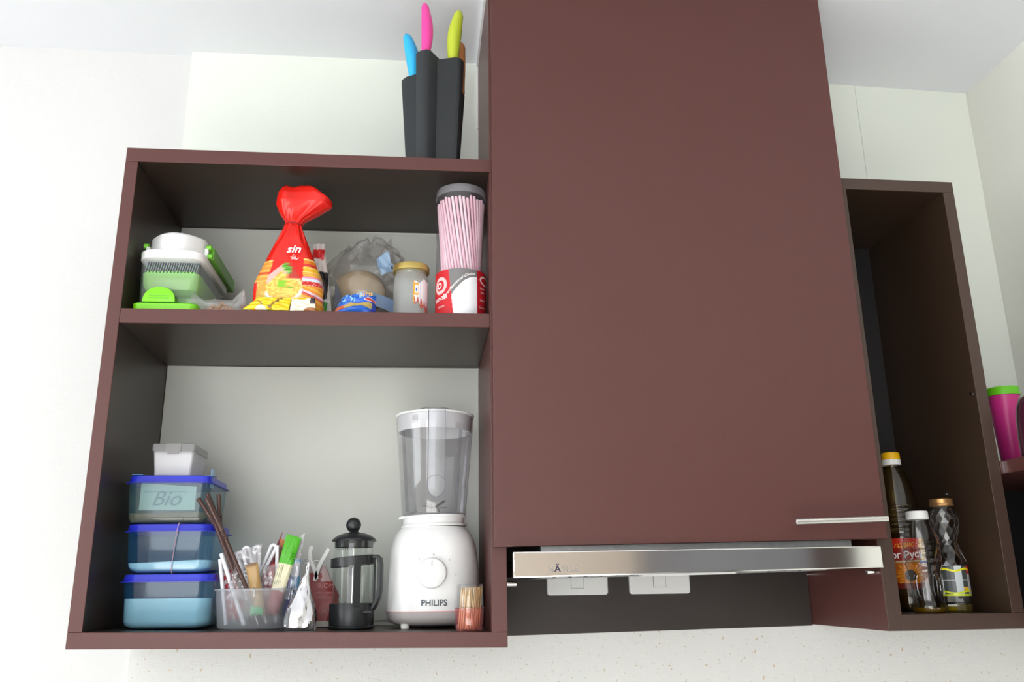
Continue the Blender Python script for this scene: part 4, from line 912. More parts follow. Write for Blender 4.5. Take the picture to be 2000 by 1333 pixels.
# small cloudy bag with orange bits
def blob_bag(name, m, parent, c, hx, hy, hgt, prof, amp, fr, z0, seed, nu=60, nv=40, lean=0.0, angle=30, sq=0.8):
    def f(u, v):
        a = 2 * PI * u; k = prof(v); cc, ss = math.cos(a), math.sin(a)
        ex = math.copysign(abs(cc) ** sq, cc); ey = math.copysign(abs(ss) ** sq, ss)
        n1 = nz(ex + seed, ey, v * 1.6, fr); n2 = nz(ex + seed, ey + 4, v * 3, fr * 2.3)
        w = 1 + amp * n1 + amp * 0.5 * n2
        return (c[0] + hx * k * ex * w + lean * v, c[1] + hy * k * ey * w, z0 + hgt * v * (1 + (amp * 0.7 * n1 if v > 0.3 else 0)))
    b = new(); grid(b, f, nu, nv, True); bmesh.ops.holes_fill(b, edges=[e for e in b.edges if e.is_boundary]); bmesh.ops.recalc_face_normals(b, faces=b.faces)
    return obj(name, b, m, parent, angle=angle) if parent else obj(name, b, m, loc=(c[0], c[1], z0), angle=angle)
z0 = zml(-0.17, 0.06)
pb = thing('small_plastic_bag', 'small cloudy plastic bag of orange crumbs beside the chopper', 'bag', (-0.170, -0.252, z0))
def small(u, v):
    # a shallow sack lying open, two pointed corners standing up
    a = 2 * PI * u; c, s = math.cos(a), math.sin(a)
    ex = math.copysign(abs(c) ** 0.75, c); ey = math.copysign(abs(s) ** 0.75, s)
    hx = 0.045 + 0.009 * v; hy = 0.024 * (1 - 0.62 * v)
    peak = 0.030 + 0.022 * max(0, abs(c) - 0.45) / 0.55 * (1.1 if c > 0 else 0.95)
    n1 = nz(ex * 1.5, ey * 1.5, v * 2.0 + 7, 1.8)
    return (-0.170 + (hx - (0.014 * v * v if c > 0 else 0.002)) * ex * (1 + 0.10 * n1), -0.252 + hy * ey * (1 + 0.2 * n1), z0 + peak * v + (0.003 * n1 if v > 0.1 else 0))
b = new(); grid(b, small, 64, 24, True); bmesh.ops.holes_fill(b, edges=[e for e in b.edges if e.is_boundary and e.verts[0].co.z < z0 + 0.002]); bmesh.ops.recalc_face_normals(b, faces=b.faces)
obj('film', b, M['whitefilm'], pb, angle=25)
b = new()
rnd = random.Random(5)
for k in range(260):
    a = rnd.uniform(0, 2 * PI); r = math.sqrt(rnd.random())
    p = Vector((-0.170 + 0.030 * r * math.cos(a), -0.254 + 0.012 * r * math.sin(a), z0 + 0.004 + rnd.random() * 0.023 * (1 - r * r)))
    obox(b, p, (rnd.random() + .1, rnd.random(), rnd.random()), (rnd.random(), -rnd.random() - .1, 0), (0, rnd.random(), 1), 0.0026, 0.0018, 0.0014)
o = obj('orange_crumbs', b, M['cork'], loc=(-0.17, -0.254, z0 + 0.002), smooth=False); tag(o, 'heap of orange crumbs inside the small cloudy bag', 'crumbs', kind='stuff')

# ------------------------------------------------------------------ upper shelf: red pasta bag
nx, ny = -0.0510, -0.245; z0 = zml(nx, 0.07)
nb = thing('pasta_bag', 'red printed pasta bag twisted shut, with flared top', 'bag', (nx, ny, z0))
def interp(K, v):
    for a, b_ in zip(K, K[1:]):
        if v <= b_[0]:
            s = (v - a[0]) / (b_[0] - a[0]); s = s * s * (3 - 2 * s) if len(a) < 6 else s
            return [p + (q - p) * s for p, q in zip(a[1:], b_[1:])]
    return list(K[-1][1:])
NK = [(0.0, 0.059, 0.034, 0.0), (0.06, 0.0630, 0.038, 0.0), (0.23, 0.0610, 0.037, 0.0), (0.31, 0.0545, 0.034, 0.0), (0.46, 0.0395, 0.028, 0.0), (0.58, 0.0265, 0.021, 0.0), (0.66, 0.0180, 0.0150, 0.0), (0.70, 0.0150, 0.0125, 0.0),
      (0.735, 0.0180, 0.0130, 0.002), (0.80, 0.0370, 0.0190, 0.010), (0.87, 0.0510, 0.0230, 0.017), (0.94, 0.0500, 0.0210, 0.018), (0.98, 0.042, 0.017, 0.016), (1.0, 0.0330, 0.0110, 0.014)]
H = 0.262
def pasta(u, v):
    a = 2 * PI * u; hx, hy_, off = lin(NK, v); c, s = math.cos(a), math.sin(a)
    ex = math.copysign(abs(c) ** 0.65, c); ey = math.copysign(abs(s) ** 0.65, s)
    neck = math.exp(-((v - 0.70) / 0.16) ** 2)
    fold = 1 + neck * 0.16 * math.sin(a * 9 + 2 * math.sin(v * 6)) + (0.14 * math.sin(a * 5 + v * 7) + 0.07 * math.sin(a * 9 - v * 5) if v > 0.74 else 0.0) * min(1, abs(v - 0.74) * 8)
    n1 = nz(ex * 1.2, ey * 1.2, v * 4, 2.0); w = 1 + 0.05 * n1 * (1 if v > 0.03 else 0)
    z = z0 + H * v
    if v > 0.8: z += (v - 0.8) * (0.02 * math.sin(a * 4) - 0.05 * ex * ex - 0.03 * ex)
    return (nx + off + hx * ex * w, ny + hy_ * ey * w * fold, z)
b = new(); grid(b, pasta, 150, 150, True); bmesh.ops.holes_fill(b, edges=[e for e in b.edges if e.is_boundary and e.verts[0].co.z < z0 + 0.01]); bmesh.ops.recalc_face_normals(b, faces=b.faces)
RED, DRED = C(226, 34, 24), C(176, 24, 26)
def pastacol(co):
    x, y, z = co.x, co.y, co.z
    hx = lin(NK, min(1, max(0, z / H)))[0]; u = x / max(hx, 0.01)
    if z > 0.150: return RED
    if y > 0.012: return RED
    if x > 0.0270 + max(0, 0.05 - z) * 0.12 and z < 0.108:            # right gusset: printed bands
        k = z + 0.35 * (x - 0.035)
        if z > 0.104: return C(250, 214, 120)
        if z > 0.098: return C(240, 130, 40)
        if z > 0.092: return C(216, 52, 60)
        if z > 0.080: return C(246, 186, 40) if int(z * 900) % 4 else C(250, 225, 130)
        if z > 0.072: return C(240, 140, 36) if int(z * 700) % 3 else C(250, 205, 90)
        if z > 0.068: return C(236, 150, 190)
        if z > 0.063: return C(216, 232, 246)
        if z > 0.053: return C(206, 38, 34) if nz(x, z, 0, 500) < 0.25 else C(244, 180, 176)
        if 0.040 < k < 0.044: return C(236, 210, 232)
        if 0.036 < k < 0.040: return C(206, 70, 70)
        return C(236, 146, 40) if int(k * 400) % 4 else C(246, 196, 84)
    lf = -0.018 - (0.106 - z) * 0.62                                   # left printed band
    if u < -0.60 and z < 0.060:
        return RED if u < -0.86 else (C(206, 158, 66) if nz(x, z, 0, 120) < 0.2 else C(226, 182, 90))
    if u < -0.58 and z < 0.103:
        if 0.074 < z < 0.078: return C(196, 50, 36)
        return C(240, 150, 60) if int(z * 500) % 5 else C(248, 196, 100)
    wl = max(-0.0440, -0.006 - (0.098 - z) * 1.05); wr_ = min(0.030, 0.004 + (0.098 - z) * 0.62)
    if z < 0.098 and wl < x < wr_:
        if ((x + 0.001 + (z - 0.086) * 0.5) / 0.0075) ** 2 + ((z - 0.086) / 0.0115) ** 2 < 1: return C(56, 146, 44) if (x + z * 1.3) % 0.006 < 0.0035 else C(140, 196, 70)
        q = ((x + 0.006) / 0.0315) ** 2 + ((z - 0.046) / 0.021) ** 2
        if z < 0.046 and 0.90 < q < 1.25: return C(240, 238, 234)
        cone = z < 0.082 - abs(x + 0.010) * 1.2
        if q < 1.0 or (cone and z > 0.045):
            if abs(x + 0.010) < 0.0055 and 0.048 < z < 0.062: return C(136, 196, 44)
            if abs(x - 0.004) < 0.008 and 0.046 < z < 0.050: return C(120, 170, 50)
            return C(240, 208, 104) if nz(x, z, 0.3, 260) > -0.08 else C(226, 172, 70)
        if z < 0.030: return C(120, 190, 80) if x < -0.020 else C(236, 220, 150)
        return C(226, 180, 170) if z > 0.056 and x < 0 else (C(190, 60, 50) if x > 0 and z > 0.066 else C(236, 206, 140))
    return DRED if nz(x, z, 1, 40) > 0.42 else RED
paint(obj('wrapper', b, M['print'], nb, angle=35), pastacol)
def pmap(x0, zz, ang):
    c, s = math.cos(ang), math.sin(ang)
    def f(x, y):
        X, Z = x0 + x * c - y * s, zz + x * s + y * c; v = (Z - z0) / H; hx, hy_, off = lin(NK, v); q = min(0.98, abs((X - nx) / hx))
        return (X, ny - hy_ * (1 - q ** (2 / 0.65)) ** (0.65 / 2) * 1.13 - 0.002, Z)
    return f
lettering('sin', 0.0225, M['whitetext'], nb, pmap(-0.0430, z0 + 0.117, 0.05), shear=0.3, bold=0.0005)
lettering('Spi', 0.012, M['whitetext'], nb, pmap(-0.0425, z0 + 0.104, -0.6), shear=0.2)
b = new(); tube(b, [(nx + 0.0168 * math.cos(g * PI / 10), ny - 0.0003 + 0.0150 * math.sin(g * PI / 10), z0 + H * 0.700 + 0.0012 * math.sin(g)) for g in range(21)], 0.0012, 8); obj('twist_tie', b, mat('red_tie', C(150, 20, 18), 0.5), nb)

# yellow packets in front of it
def yel(u, v):
    if v > 0.78: return C(246, 206, 20) if nz(u, v, 0, 9) < 0.3 else C(120, 90, 40)
    if u < 0.14: return C(244, 204, 20)
    if 0.60 < u < 0.63: return C(226, 190, 190)
    return C(242, 236, 218) if nz(u, v, 2, 5) < 0.38 else C(244, 218, 110)
z0 = zml(-0.06, 0.06)
sachet('soup_packet', 'yellow and cream packet lying before the pasta bag, the wider one', [(-0.1210, -0.2960, z0 + 0.001), (-0.0420, -0.2960, z0 + 0.001), (-0.0400, -0.2895, z0 + 0.0270), (-0.0960, -0.2895, z0 + 0.0270)], 0.004, yel, 'packet', nu=40, nv=26, wrinkle=0.004, grp='packets before the pasta bag')
sachet('soup_packet', 'cream and dark packet lying before the right side of the pasta bag', [(-0.0400, -0.2960, z0 + 0.001), (0.0040, -0.2960, z0 + 0.001), (0.0020, -0.2895, z0 + 0.0275), (-0.0380, -0.2895, z0 + 0.0275)], 0.004, lambda u, v: C(246, 208, 40) if v > 0.85 and u < 0.7 else (C(70, 60, 70) if u > 0.74 and v > 0.6 else (C(170, 110, 70) if u > 0.55 and v < 0.3 and u - v > 0.45 else C(243, 238, 214))), 'packet', nu=40, nv=26, wrinkle=0.004, grp='packets before the pasta bag')
# white pouch behind
z0 = zml(0.0, 0.03)
def pouch(u, v):
    if v < 0.30: return C(40, 160, 40) if 0.15 < u < 0.72 else C(222, 218, 214)
    if v < 0.33: return C(240, 240, 240)
    if v < 0.66: return C(38, 34, 34) if u < 0.68 else C(224, 218, 214)
    if 0.80 < v < 0.93 and u < 0.45: return C(216, 50, 50)
    return C(226, 216, 210)
o = sachet('white_pouch', 'white pouch with black and green panels behind the pasta bag', [(-0.0290, -0.178, z0 + 0.002), (0.0240, -0.178, z0 + 0.002), (-0.0010, -0.168, z0 + 0.1800), (-0.0230, -0.168, z0 + 0.1800)], 0.007, pouch, 'bag', nu=36, nv=60, wrinkle=0.006)

# ------------------------------------------------------------------ upper shelf: smoky bag with bread roll
gx, gy = 0.0850, -0.096; z0 = zml(gx, 0.1)
gb = thing('plastic_bag', 'crumpled smoky plastic bag wrapped around a round bread roll', 'bag', (gx, gy, z0))
def gprof(v): return interp([(0, 0.82), (0.1, 0.94), (0.4, 1.0), (0.65, 0.93), (0.82, 0.70), (0.95, 0.34), (1.0, 0.10)], v)[0]
blob_bag('film', M['greyfilm'], gb, (gx, gy), 0.092, 0.058, 0.215, gprof, 0.16, 1.5, z0, 3.0, 84, 60, angle=16)
b = new()
for (ax_, az, bx_, bz, cx_, cz_) in ((0.045, 0.150, 0.075, 0.222, 0.092, 0.165), (0.095, 0.165, 0.125, 0.222, 0.138, 0.150), (0.005, 0.120, 0.040, 0.205, 0.070, 0.150), (0.110, 0.120, 0.150, 0.180, 0.176, 0.100)):
    A, B, Cc = Vector((ax_, gy - 0.040, z0 + az)), Vector((bx_, gy - 0.012, z0 + bz)), Vector((cx_, gy - 0.038, z0 + cz_))
    grid(b, lambda u, v, A=A, B=B, Cc=Cc: (A * (1 - u) + Cc * u) * (1 - v) + B * v + Vector((0, -0.010 * math.sin(PI * u) * (1 - v) + 0.004 * math.sin(u * 14 + v * 5) * (1 - v), 0)), 12, 10)
obj('loose_fold', b, M['clearfilm'], gb, angle=25)
b = new(); ball(b, (gx - 0.020, gy - 0.006, z0 + 0.104), 0.054, 1.0, 0.80, 0.82, 30, 20)
for v in b.verts: v.co += Vector((1, 1, 1)) * 0.0025 * nz(v.co.x, v.co.y, v.co.z, 30)
o = obj('bread_roll', b, M['bread'], loc=(gx - 0.02, gy, z0 + 0.060)); tag(o, 'round pale bread roll inside the smoky plastic bag', 'bread')
b = new(); ball(b, (gx + 0.004, gy + 0.002, z0 + 0.0300), 0.038, 1.45, 1.0, 0.75, 24, 16); o = obj('bread_roll', b, M['bread'], loc=(gx, gy, z0 + .002)); tag(o, 'flatter bread piece under the round roll in the smoky bag', 'bread')
b = new(); grid(b, lambda u, v: (0.098 + 0.024 * u + 0.012 * (1 - v), gy - 0.0640 - 0.005 * math.sin(u * 5 + v * 4), z0 + 0.118 + 0.036 * v + 0.014 * u + 0.004 * math.sin(v * 9)), 12, 12); obj('label_scrap', b, mat('pale_blue_label', C(150, 178, 206), 0.4), gb, label='pale blue label scrap near the top')
b = new(); grid(b, lambda u, v: (0.088 + 0.048 * u, gy - 0.0700 - 0.004 * math.sin(u * PI), z0 + 0.058 + 0.026 * v - 0.018 * u), 8, 6); obj('label_scrap', b, mat('dusty_blue_label', C(120, 146, 182), 0.4), gb, label='dusty blue label strip at mid height')
b = new(); grid(b, lambda u, v: (0.128 + 0.018 * u, gy - 0.0690, z0 + 0.133 - 0.012 * u + 0.006 * v), 6, 4); obj('label_scrap', b, mat('navy_label', C(38, 46, 84), 0.4), gb)
b = new(); grid(b, lambda u, v: (0.020 + 0.012 * u, gy - 0.052, z0 + 0.062 + 0.052 * v - 0.03 * u), 6, 4); obj('label_scrap', b, mat('slate_label', C(92, 96, 108), 0.4), gb)

# blue packet in front
z0 = zml(0.075, 0.04)
def bluep(u, v):
    if ((u - 0.72) / 0.155) ** 2 + ((v - 0.80) / 0.15) ** 2 < 0.75: return C(206, 62, 36)
    if ((u - 0.72) / 0.155) ** 2 + ((v - 0.80) / 0.15) ** 2 < 1.0: return C(240, 214, 216)
    b0 = 0.28 + 0.42 * u
    if b0 - 0.17 < v < b0 - 0.02 and u < 0.82: return C(206, 96, 40) if u < 0.2 else C(184, 160, 90)
    if u < 0.55 and v > b0 + 0.10 and nz(u * 2, v, 0, 9) > 0.1: return C(150, 206, 246)
    if u > 0.8 and v < 0.75: return C(24, 60, 160)
    return C(34, 104, 214)
o = sachet('blue_packet', 'crumpled bright blue packet with red oval before the smoky bag', [(0.0330, -0.276, z0 + 0.001), (0.1080, -0.276, z0 + 0.001), (0.1060, -0.240, z0 + 0.0500), (0.0440, -0.240, z0 + 0.0460)], 0.011, bluep, 'packet', nu=60, nv=50, wrinkle=0.007)
lettering('LOTTE', 0.0078, M['yellowtext'], o, lambda x, y: (0.0895 + x, -0.2570 - 0.016 - 0.0 * y, z0 + 0.0385 + y - x * 0.0), bold=0.0002)

# ------------------------------------------------------------------ upper shelf: glass jar
cx, cy = 0.1690, -0.230; z0 = zml(cx, 0.033)
jr_ = thing('glass_jar', 'squat glass jar with gold lid and torn label', 'jar', (cx, cy, z0))
obj('glass', lathe(new(), cx, cy, [(0.0250, z0), (0.0310, z0 + 0.002), (0.0325, z0 + 0.006), (0.0318, z0 + 0.020), (0.0322, z0 + 0.072), (0.0312, z0 + 0.086), (0.0292, z0 + 0.093), (0.0292, z0 + 0.1065)], 48, True, False), M['glasswhite'], jr_)
b = new(); lathe(b, cx, cy, [(0.0296, z0 + 0.092), (0.0304, z0 + 0.0935), (0.0296, z0 + 0.095)], 48, False, False); obj('thread_ring', b, M['glass'], jr_)
obj('lid', lathe(new(), cx, cy, [(0.0335, z0 + 0.0980), (0.0342, z0 + 0.0985), (0.0344, z0 + 0.1085), (0.0330, z0 + 0.1110), (0.0300, z0 + 0.1115), (0.0, z0 + 0.1108)], 48), M['gold'], jr_)
r_l = 0.0330
def jl(u, v):
    a = math.radians(8 + 62 * u); lo = 0.034 - 0.020 * u - 0.004 * math.sin(u * 17); hi = 0.070 + 0.010 * u + 0.003 * math.sin(u * 11 + 1)
    return (cx + r_l * math.sin(a), cy - r_l * math.cos(a), z0 + lo + (hi - lo) * v)
b = new(); grid(b, jl, 40, 40); o = obj('torn_label', b, M['printmatt'], jr_)
def jlc(co):
    a = math.degrees(math.atan2(co.x, -co.y)); z = co.z; u = (a - 8) / 62
    if u < 0.06: return C(226, 170, 70)
    if 0.06 < u < 0.30 and 0.046 < z < 0.070: return C(236, 170, 50) if not (0.1 < u < 0.26 and 0.050 < z < 0.066) else (C(40, 110, 190) if 0.14 < u < 0.22 and 0.053 < z < 0.060 else C(242, 240, 234))
    if z < 0.040 - 0.012 * u + 0.006 * math.sin(u * 30): return C(178, 60, 40) if nz(a, z * 2000, 0, 0.4) > -0.2 else C(236, 170, 150)
    return C(214, 216, 226) if int(u * 26) % 5 == 0 else C(240, 240, 242)
paint(o, jlc)

# ------------------------------------------------------------------ upper shelf: tub of pink straws
cx, cy = 0.2622, -0.238; z0 = zml(cx, 0.048)
tb = thing('straw_tub', 'tall clear tub of pink straws with red and white label', 'tub', (cx, cy, z0))
HT = z0 + 0.2620
obj('tube', lathe(new(), cx, cy, [(0.0460, z0), (0.0470, z0 + 0.001), (0.0470, HT)], 56, True, False), M['tubclear'], tb)
obj('lid', lathe(new(), cx, cy, [(0.0471, HT - 0.016), (0.0480, HT - 0.0155), (0.0480, HT - 0.0015), (0.0468, HT), (0.0, HT - 0.001)], 56, False, True), M['tublid'], tb)
rl = 0.0476; ZL = z0 + 0.090
def lab(u, v):
    a = math.radians(-128 + 256 * u); top = ZL + 0.0
    return (cx + rl * math.sin(a), cy - rl * math.cos(a), z0 + 0.0005 + (top - z0) * v)
b = new(); grid(b, lab, 220, 80); o = obj('label_sleeve', b, M['printmatt'], tb)
def labcol(co):
    a = math.atan2(co.x, -co.y); z = co.z; x = 0.0476 * math.sin(a)
    lim = -0.0245 + (0.09 - z) * 0.105
    if x < lim:
        aa = math.degrees(a)
        d = math.hypot((aa + 55) / 20, (z - 0.062) / 0.0165)
        if 0.62 < d < 1.0: return C(244, 200, 200)
        return C(206, 26, 38)
    if x > 0.0285:
        d = math.hypot((x - 0.0425) / 0.0085, (z - 0.074) / 0.0085)
        if 0.7 < d < 1.05: return C(244, 210, 210)
        return C(188, 24, 38)
    if z > 0.0765 - 16 * (x - 0.0285) ** 2 * (1 if x < 0.0285 else 0): return C(122, 120, 120)
    return C(243, 243, 248)
paint(o, labcol)
def arch(x, y):
    X = x - 0.004; zc = 0.0775 - 13 * (X - 0.0285) ** 2 * (1 if X < 0.0285 else 0); sl = -26 * (X - 0.0285) * 0.5
    a = math.asin(max(-1, min(1, (X - y * sl * 0.6) / 0.0480)))
    return (cx + 0.0480 * math.sin(a), cy - 0.0480 * math.cos(a), z0 + zc + y + 0.0030)
lettering('Professional Choice', 0.0070, M['whitetext'], tb, arch, shear=0.3, bold=0.00012)
lettering('esnols', 0.0140, M['whitetext'], tb, on_cyl(cx, cy, 0.0480, math.radians(-55), z0 + 0.0330, 0.12), bold=0.0002, fine=True)
lettering('O', 0.016, M['whitetext'], tb, on_cyl(cx, cy, 0.0480, math.radians(-57), z0 + 0.0565), bold=0.0006, fine=True)
for k, wd in enumerate(('Straws', 'Paille', 'Cañitas', 'Cannucce')): lettering(wd, 0.0055, M['whitetext'], tb, on_cyl(cx, cy, 0.0480, math.radians(54), z0 + (0.056, 0.048, 0.033, 0.019)[k], 0.1))
lettering('250 pcs', 0.0060, M['whitetext'], tb, on_cyl(cx, cy, 0.0480, math.radians(-52), z0 + 0.0190, 0.1))
# straws: two visible rings, twisted
b0 = new()
for r0, r1 in ((0.0026, 0.0026),):
    tube(b0, [(0, 0, 0), (0, 0, 1.0)], 0.0026, 10, False); tube(b0, [(0, 0, 1.0), (0, 0, 0.0)], 0.0020, 10, False)
sm = bpy.data.meshes.new('drinking_straw'); b0.to_mesh(sm); b0.free(); sm.materials.append(M['strawpink']); sm.shade_smooth()
rnd = random.Random(11)
for ring, (rb_, rt_, n) in enumerate(((0.0355, 0.0435, 38), (0.0295, 0.0365, 31), (0.0235, 0.0295, 24), (0.017, 0.022, 17), (0.009, 0.013, 8))):
    for k in range(n):
        a = 2 * PI * k / n; tw = -0.85
        p = Vector((cx + rb_ * math.cos(a), cy + rb_ * math.sin(a), z0 + 0.0015)); L = 0.236 + rnd.uniform(-0.004, 0.004)
        q = Vector((cx + rt_ * math.cos(a + tw), cy + rt_ * math.sin(a + tw), z0 + L))
        o = lk(bpy.data.objects.new('drinking_straw', sm)); o.location = p; o.rotation_mode = 'QUATERNION'
        o.rotation_quaternion = Vector((0, 0, 1)).rotation_difference((q - p).normalized()); o.scale = (1, 1, (q - p).length)
        tag(o, 'pink drinking straw standing in the tall clear tub', 'straw', 'pink straws in the tall tub')

# ------------------------------------------------------------------ bottles in the narrow cabinet
ZB = 0.0322
cx, cy = 1.1300, -0.130
ob = thing('oil_bottle', 'tall oil bottle with yellow and white cap and sunflower label', 'bottle', (cx, cy, ZB), 'bottles in the narrow cabinet')
pr = [(0.034, ZB), (0.0385, ZB + 0.003), (0.0395, ZB + 0.010), (0.0395, 0.070), (0.0385, 0.072), (0.0385, 0.168), (0.0395, 0.170)]
for k in range(6): z = 0.176 + k * 0.0095; pr += [(0.0372, z), (0.0385, z + 0.003), (0.0385, z + 0.0055), (0.0372, z + 0.0085)]
pr += [(0.0362, 0.238), (0.0345, 0.255), (0.0300, 0.278), (0.0225, 0.298), (0.0150, 0.3055), (0.0145, 0.3090)]
obj('bottle_wall', lathe(new(), cx, cy, pr, 48, True, False), M['oilclear'], ob)
obj('oil', lathe(new(), cx, cy, [(0.030, ZB + 0.002), (0.0370, ZB + 0.006), (0.0375, 0.066), (0.0370, 0.166), (0.0350, 0.176)], 40), clear('amber_oil', (0.50, 0.40, 0.14), C(120, 92, 30), 0.15, 0.05, 0.3, 0.03), ob)
obj('cap', lathe(new(), cx, cy, [(0.0175, 0.3100), (0.0182, 0.3104), (0.0180, 0.3205), (0.0178, 0.3207)], 36, False, False), M['white_soft'], ob)
obj('cap_top', lathe(new(), cx, cy, [(0.0178, 0.3205), (0.0176, 0.3325), (0.0160, 0.3350), (0.0, 0.3352)], 36), M['capyellow'], ob)
b = new(); lathe(b, cx, cy, [(0.0150, 0.3060), (0.0178, 0.3066), (0.0178, 0.3080), (0.0150, 0.3086)], 32, False, False); obj('neck_ring', b, M['oilclear'], ob)
def ol(u, v):
    a = math.radians(-115 + 230 * u); r = 0.0391
    return (cx + r * math.sin(a), cy - r * math.cos(a), 0.0735 + 0.0930 * v)
b = new(); grid(b, ol, 130, 90); o = obj('sunflower_label', b, M['print'], ob)
def olc(co):
    x, z = 0.0391 * math.atan2(co.x, -co.y), co.z + ZB - 0.0735
    if z > 0.076: return C(196, 44, 28) if x < 0.010 + 0.3 * (z - 0.076) else C(236, 180, 30)
    if z > 0.052: return C(150, 36, 26) if x < 0.014 else C(240, 190, 60)
    if z > 0.047: return C(168, 120, 40) if x < 0.01 else C(90, 130, 190)
    d = math.hypot(x + 0.012, (z - 0.024) * 1.0); a = math.atan2(z - 0.024, x + 0.012)
    if d < 0.0105: return C(40, 28, 18) if nz(x, z, 0, 900) < 0.25 else C(90, 60, 20)
    if d < 0.0235 + 0.003 * math.sin(a * 14) and z > 0.010: return C(232, 150, 30) if math.sin(a * 22) > -0.2 else C(206, 104, 24)
    if z < 0.011: return C(120, 36, 24)
    return C(186, 96, 30)
paint(o, olc)
lettering('юг Руси', 0.0170, M['whitetext'], ob, on_cyl(cx, cy, 0.0396, math.radians(-20), 0.1300, 0.05), bold=0.0004, fine=True)
lettering('годис', 0.0135, M['yellowtext'], ob, on_cyl(cx, cy, 0.0396, math.radians(-26), 0.1500, 0.08), shear=0.4, fine=True)
lettering('подсолнечное масло', 0.0042, M['whitetext'], ob, on_cyl(cx, cy, 0.0396, math.radians(-20), 0.1225, 0.04))

cx, cy = 1.1000, -0.245
b2 = thing('clear_bottle', 'clear ribbed plastic bottle with white cap before the oil bottle', 'bottle', (cx, cy, ZB), 'bottles in the narrow cabinet')
pr = [(0.0235, ZB), (0.0272, ZB + 0.002), (0.0285, ZB + 0.008), (0.0285, ZB + 0.014), (0.0268, ZB + 0.017), (0.0262, ZB + 0.022), (0.0262, 0.102), (0.0285, 0.108)]
for k in range(4): z = 0.112 + k * 0.0115; pr += [(0.0305, z), (0.0312, z + 0.003), (0.0312, z + 0.0065), (0.0295, z + 0.0085), (0.0295, z + 0.0098)]
pr += [(0.0290, 0.159), (0.0250, 0.174), (0.0190, 0.190), (0.0170, 0.193), (0.0165, 0.197)]
obj('bottle_wall', lathe(new(), cx, cy, pr, 48, True, False), M['petclear'], b2)
for a in (-50, 8, 66, 124, 182, 240):
    an = math.radians(a)
    b = new()
    P = [(0.0072 * math.cos(g), 0.020 * math.copysign(abs(math.sin(g)) ** 0.7, math.sin(g))) for g in [2 * PI * k / 28 for k in range(28)]]
    pts = [(cx + 0.0274 * math.sin(an + x / 0.0274), cy - 0.0274 * math.cos(an + x / 0.0274), 0.079 + z) for x, z in P]
    tube(b, pts + [pts[0]], 0.0011, 6); obj('panel_ridge', b, M['petclear'], b2)
obj('cap', lathe(new(), cx, cy, [(0.0185, 0.1950), (0.0195, 0.1955), (0.0192, 0.2085), (0.0180, 0.2100), (0.0, 0.2100)], 40), M['white_soft'], b2)
obj('oil_dregs', lathe(new(), cx, cy, [(0.0230, ZB + 0.0012), (0.0262, ZB + 0.003), (0.0268, ZB + 0.009)], 36), clear('pale_yellow_oil', (0.80, 0.66, 0.12), C(196, 150, 20), 0.35, 0.05, 0.3, 0.04), b2)

cx, cy = 1.1700, -0.215
b3 = thing('faceted_bottle', 'clear waisted bottle with diamond facets and copper cap', 'bottle', (cx, cy, ZB), 'bottles in the narrow cabinet')
ring = [(0.0265, ZB, 0), (0.0285, ZB + 0.003, 0), (0.0285, ZB + 0.014, 0), (0.0272, ZB + 0.017, 0), (0.0278, 0.060, 0), (0.0278, 0.112, 0), (0.0272, 0.122, 1), (0.0225, 0.137, 0), (0.0175, 0.152, 1), (0.0165, 0.157, 0), (0.0180, 0.163, 1), (0.0220, 0.176, 0), (0.0252, 0.190, 1), (0.0255, 0.201, 0), (0.0225, 0.212, 1), (0.0190, 0.219, 0), (0.0180, 0.2225, 0)]
b = new(); N_ = 12; vs = []
for r, z, ph in ring: vs.append([b.verts.new((cx + r * math.cos(2 * PI * (i + 0.5 * ph) / N_), cy + r * math.sin(2 * PI * (i + 0.5 * ph) / N_), z)) for i in range(N_)])
for (A, (ra, za, pa)), (B, (rb2, zb2, pb2)) in zip(zip(vs, ring), zip(vs[1:], ring[1:])):
    for i in range(N_):
        j = (i + 1) % N_
        if pa == pb2: b.faces.new((A[i], A[j], B[j], B[i]))
        elif pb2 == 1: b.faces.new((A[i], A[j], B[i])); b.faces.new((A[j], B[j], B[i]))
        else: b.faces.new((A[i], B[j], B[i])); b.faces.new((A[i], A[j], B[j]))
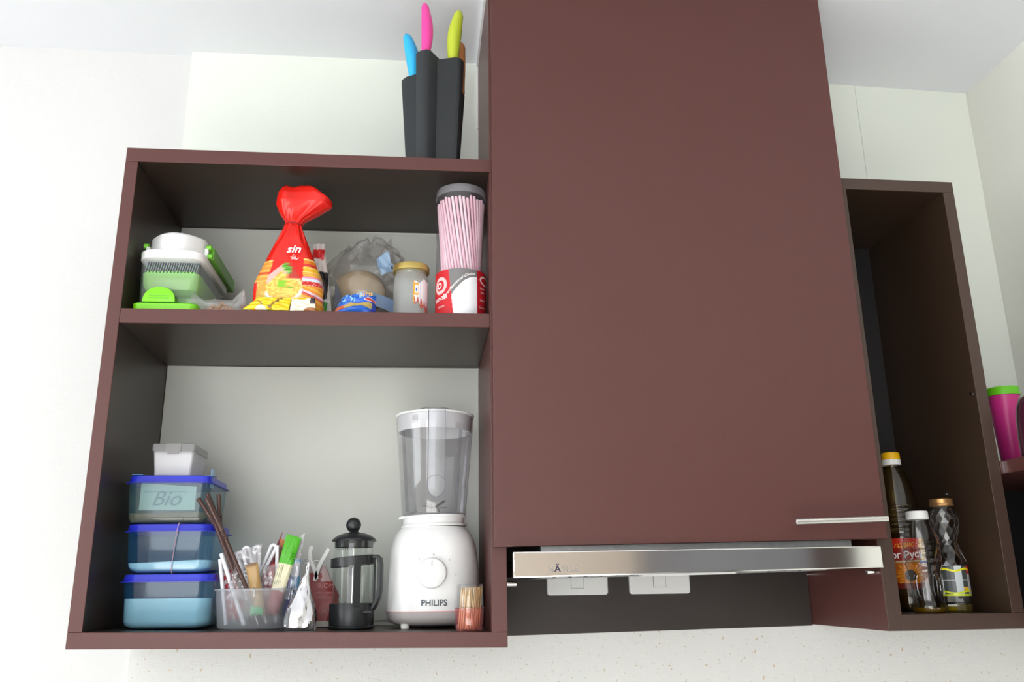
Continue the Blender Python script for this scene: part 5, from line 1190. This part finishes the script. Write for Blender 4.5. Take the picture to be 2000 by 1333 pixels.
bmesh.ops.holes_fill(b, edges=[e for e in b.edges if e.is_boundary and e.verts[0].co.z < ZB + 0.001]); bmesh.ops.recalc_face_normals(b, faces=b.faces)
obj('bottle_wall', b, M['petclear'], b3, smooth=False)
b = new()
for s in range(N_):
    pts = [(cx + (r + 0.0002) * math.cos(2 * PI * (s + 0.5 * ph) / N_), cy + (r + 0.0002) * math.sin(2 * PI * (s + 0.5 * ph) / N_), z) for r, z, ph in ring[5:15]]
    tube(b, pts, 0.0005, 5)
obj('facet_edges', b, M['petclear'], b3)
obj('cap', lathe(new(), cx, cy, [(0.0205, 0.2215), (0.0212, 0.2220), (0.0205, 0.2262), (0.0200, 0.2270), (0.0204, 0.2290), (0.0202, 0.2340), (0.0190, 0.2352), (0.0, 0.2350)], 40), M['copper'], b3)
obj('oil_dregs', lathe(new(), cx, cy, [(0.0255, ZB + 0.001), (0.0272, ZB + 0.004), (0.0272, ZB + 0.013)], 30), clear('yellow_dregs', (0.78, 0.72, 0.14), C(170, 150, 20), 0.35, 0.05, 0.3, 0.04), b3)
def l3(u, v):
    a = math.radians(-70 + 150 * u); return (cx + 0.0283 * math.sin(a), cy - 0.0283 * math.cos(a), 0.0600 + 0.0530 * v)
b = new(); grid(b, l3, 100, 70); o = obj('label_sleeve', b, M['print'], b3)
def l3c(co):
    x, z = 0.0283 * math.atan2(co.x, -co.y), co.z + ZB - 0.060
    if 0.044 < z + 0.15 * abs(x) * 0 - 0.002 * math.sin(x * 160) < 0.0475: return C(226, 220, 20)
    if 0.0055 < z - 0.002 * math.sin(x * 120) < 0.0085 or 0.0 < z < 0.0035: return C(216, 226, 20)
    if x > 0.013:
        if z > 0.039: return C(190, 40, 50)
        return C(196, 196, 198) if int(z * 1100) % 4 else C(150, 150, 156)
    if -0.011 < x < 0.002: return C(196, 204, 206)
    if 0.002 < x < 0.013 and 0.010 < z < 0.016: return C(220, 170, 30)
    if abs(z - 0.028) < 0.0006: return C(200, 200, 200)
    return C(66, 70, 70)
paint(o, l3c)
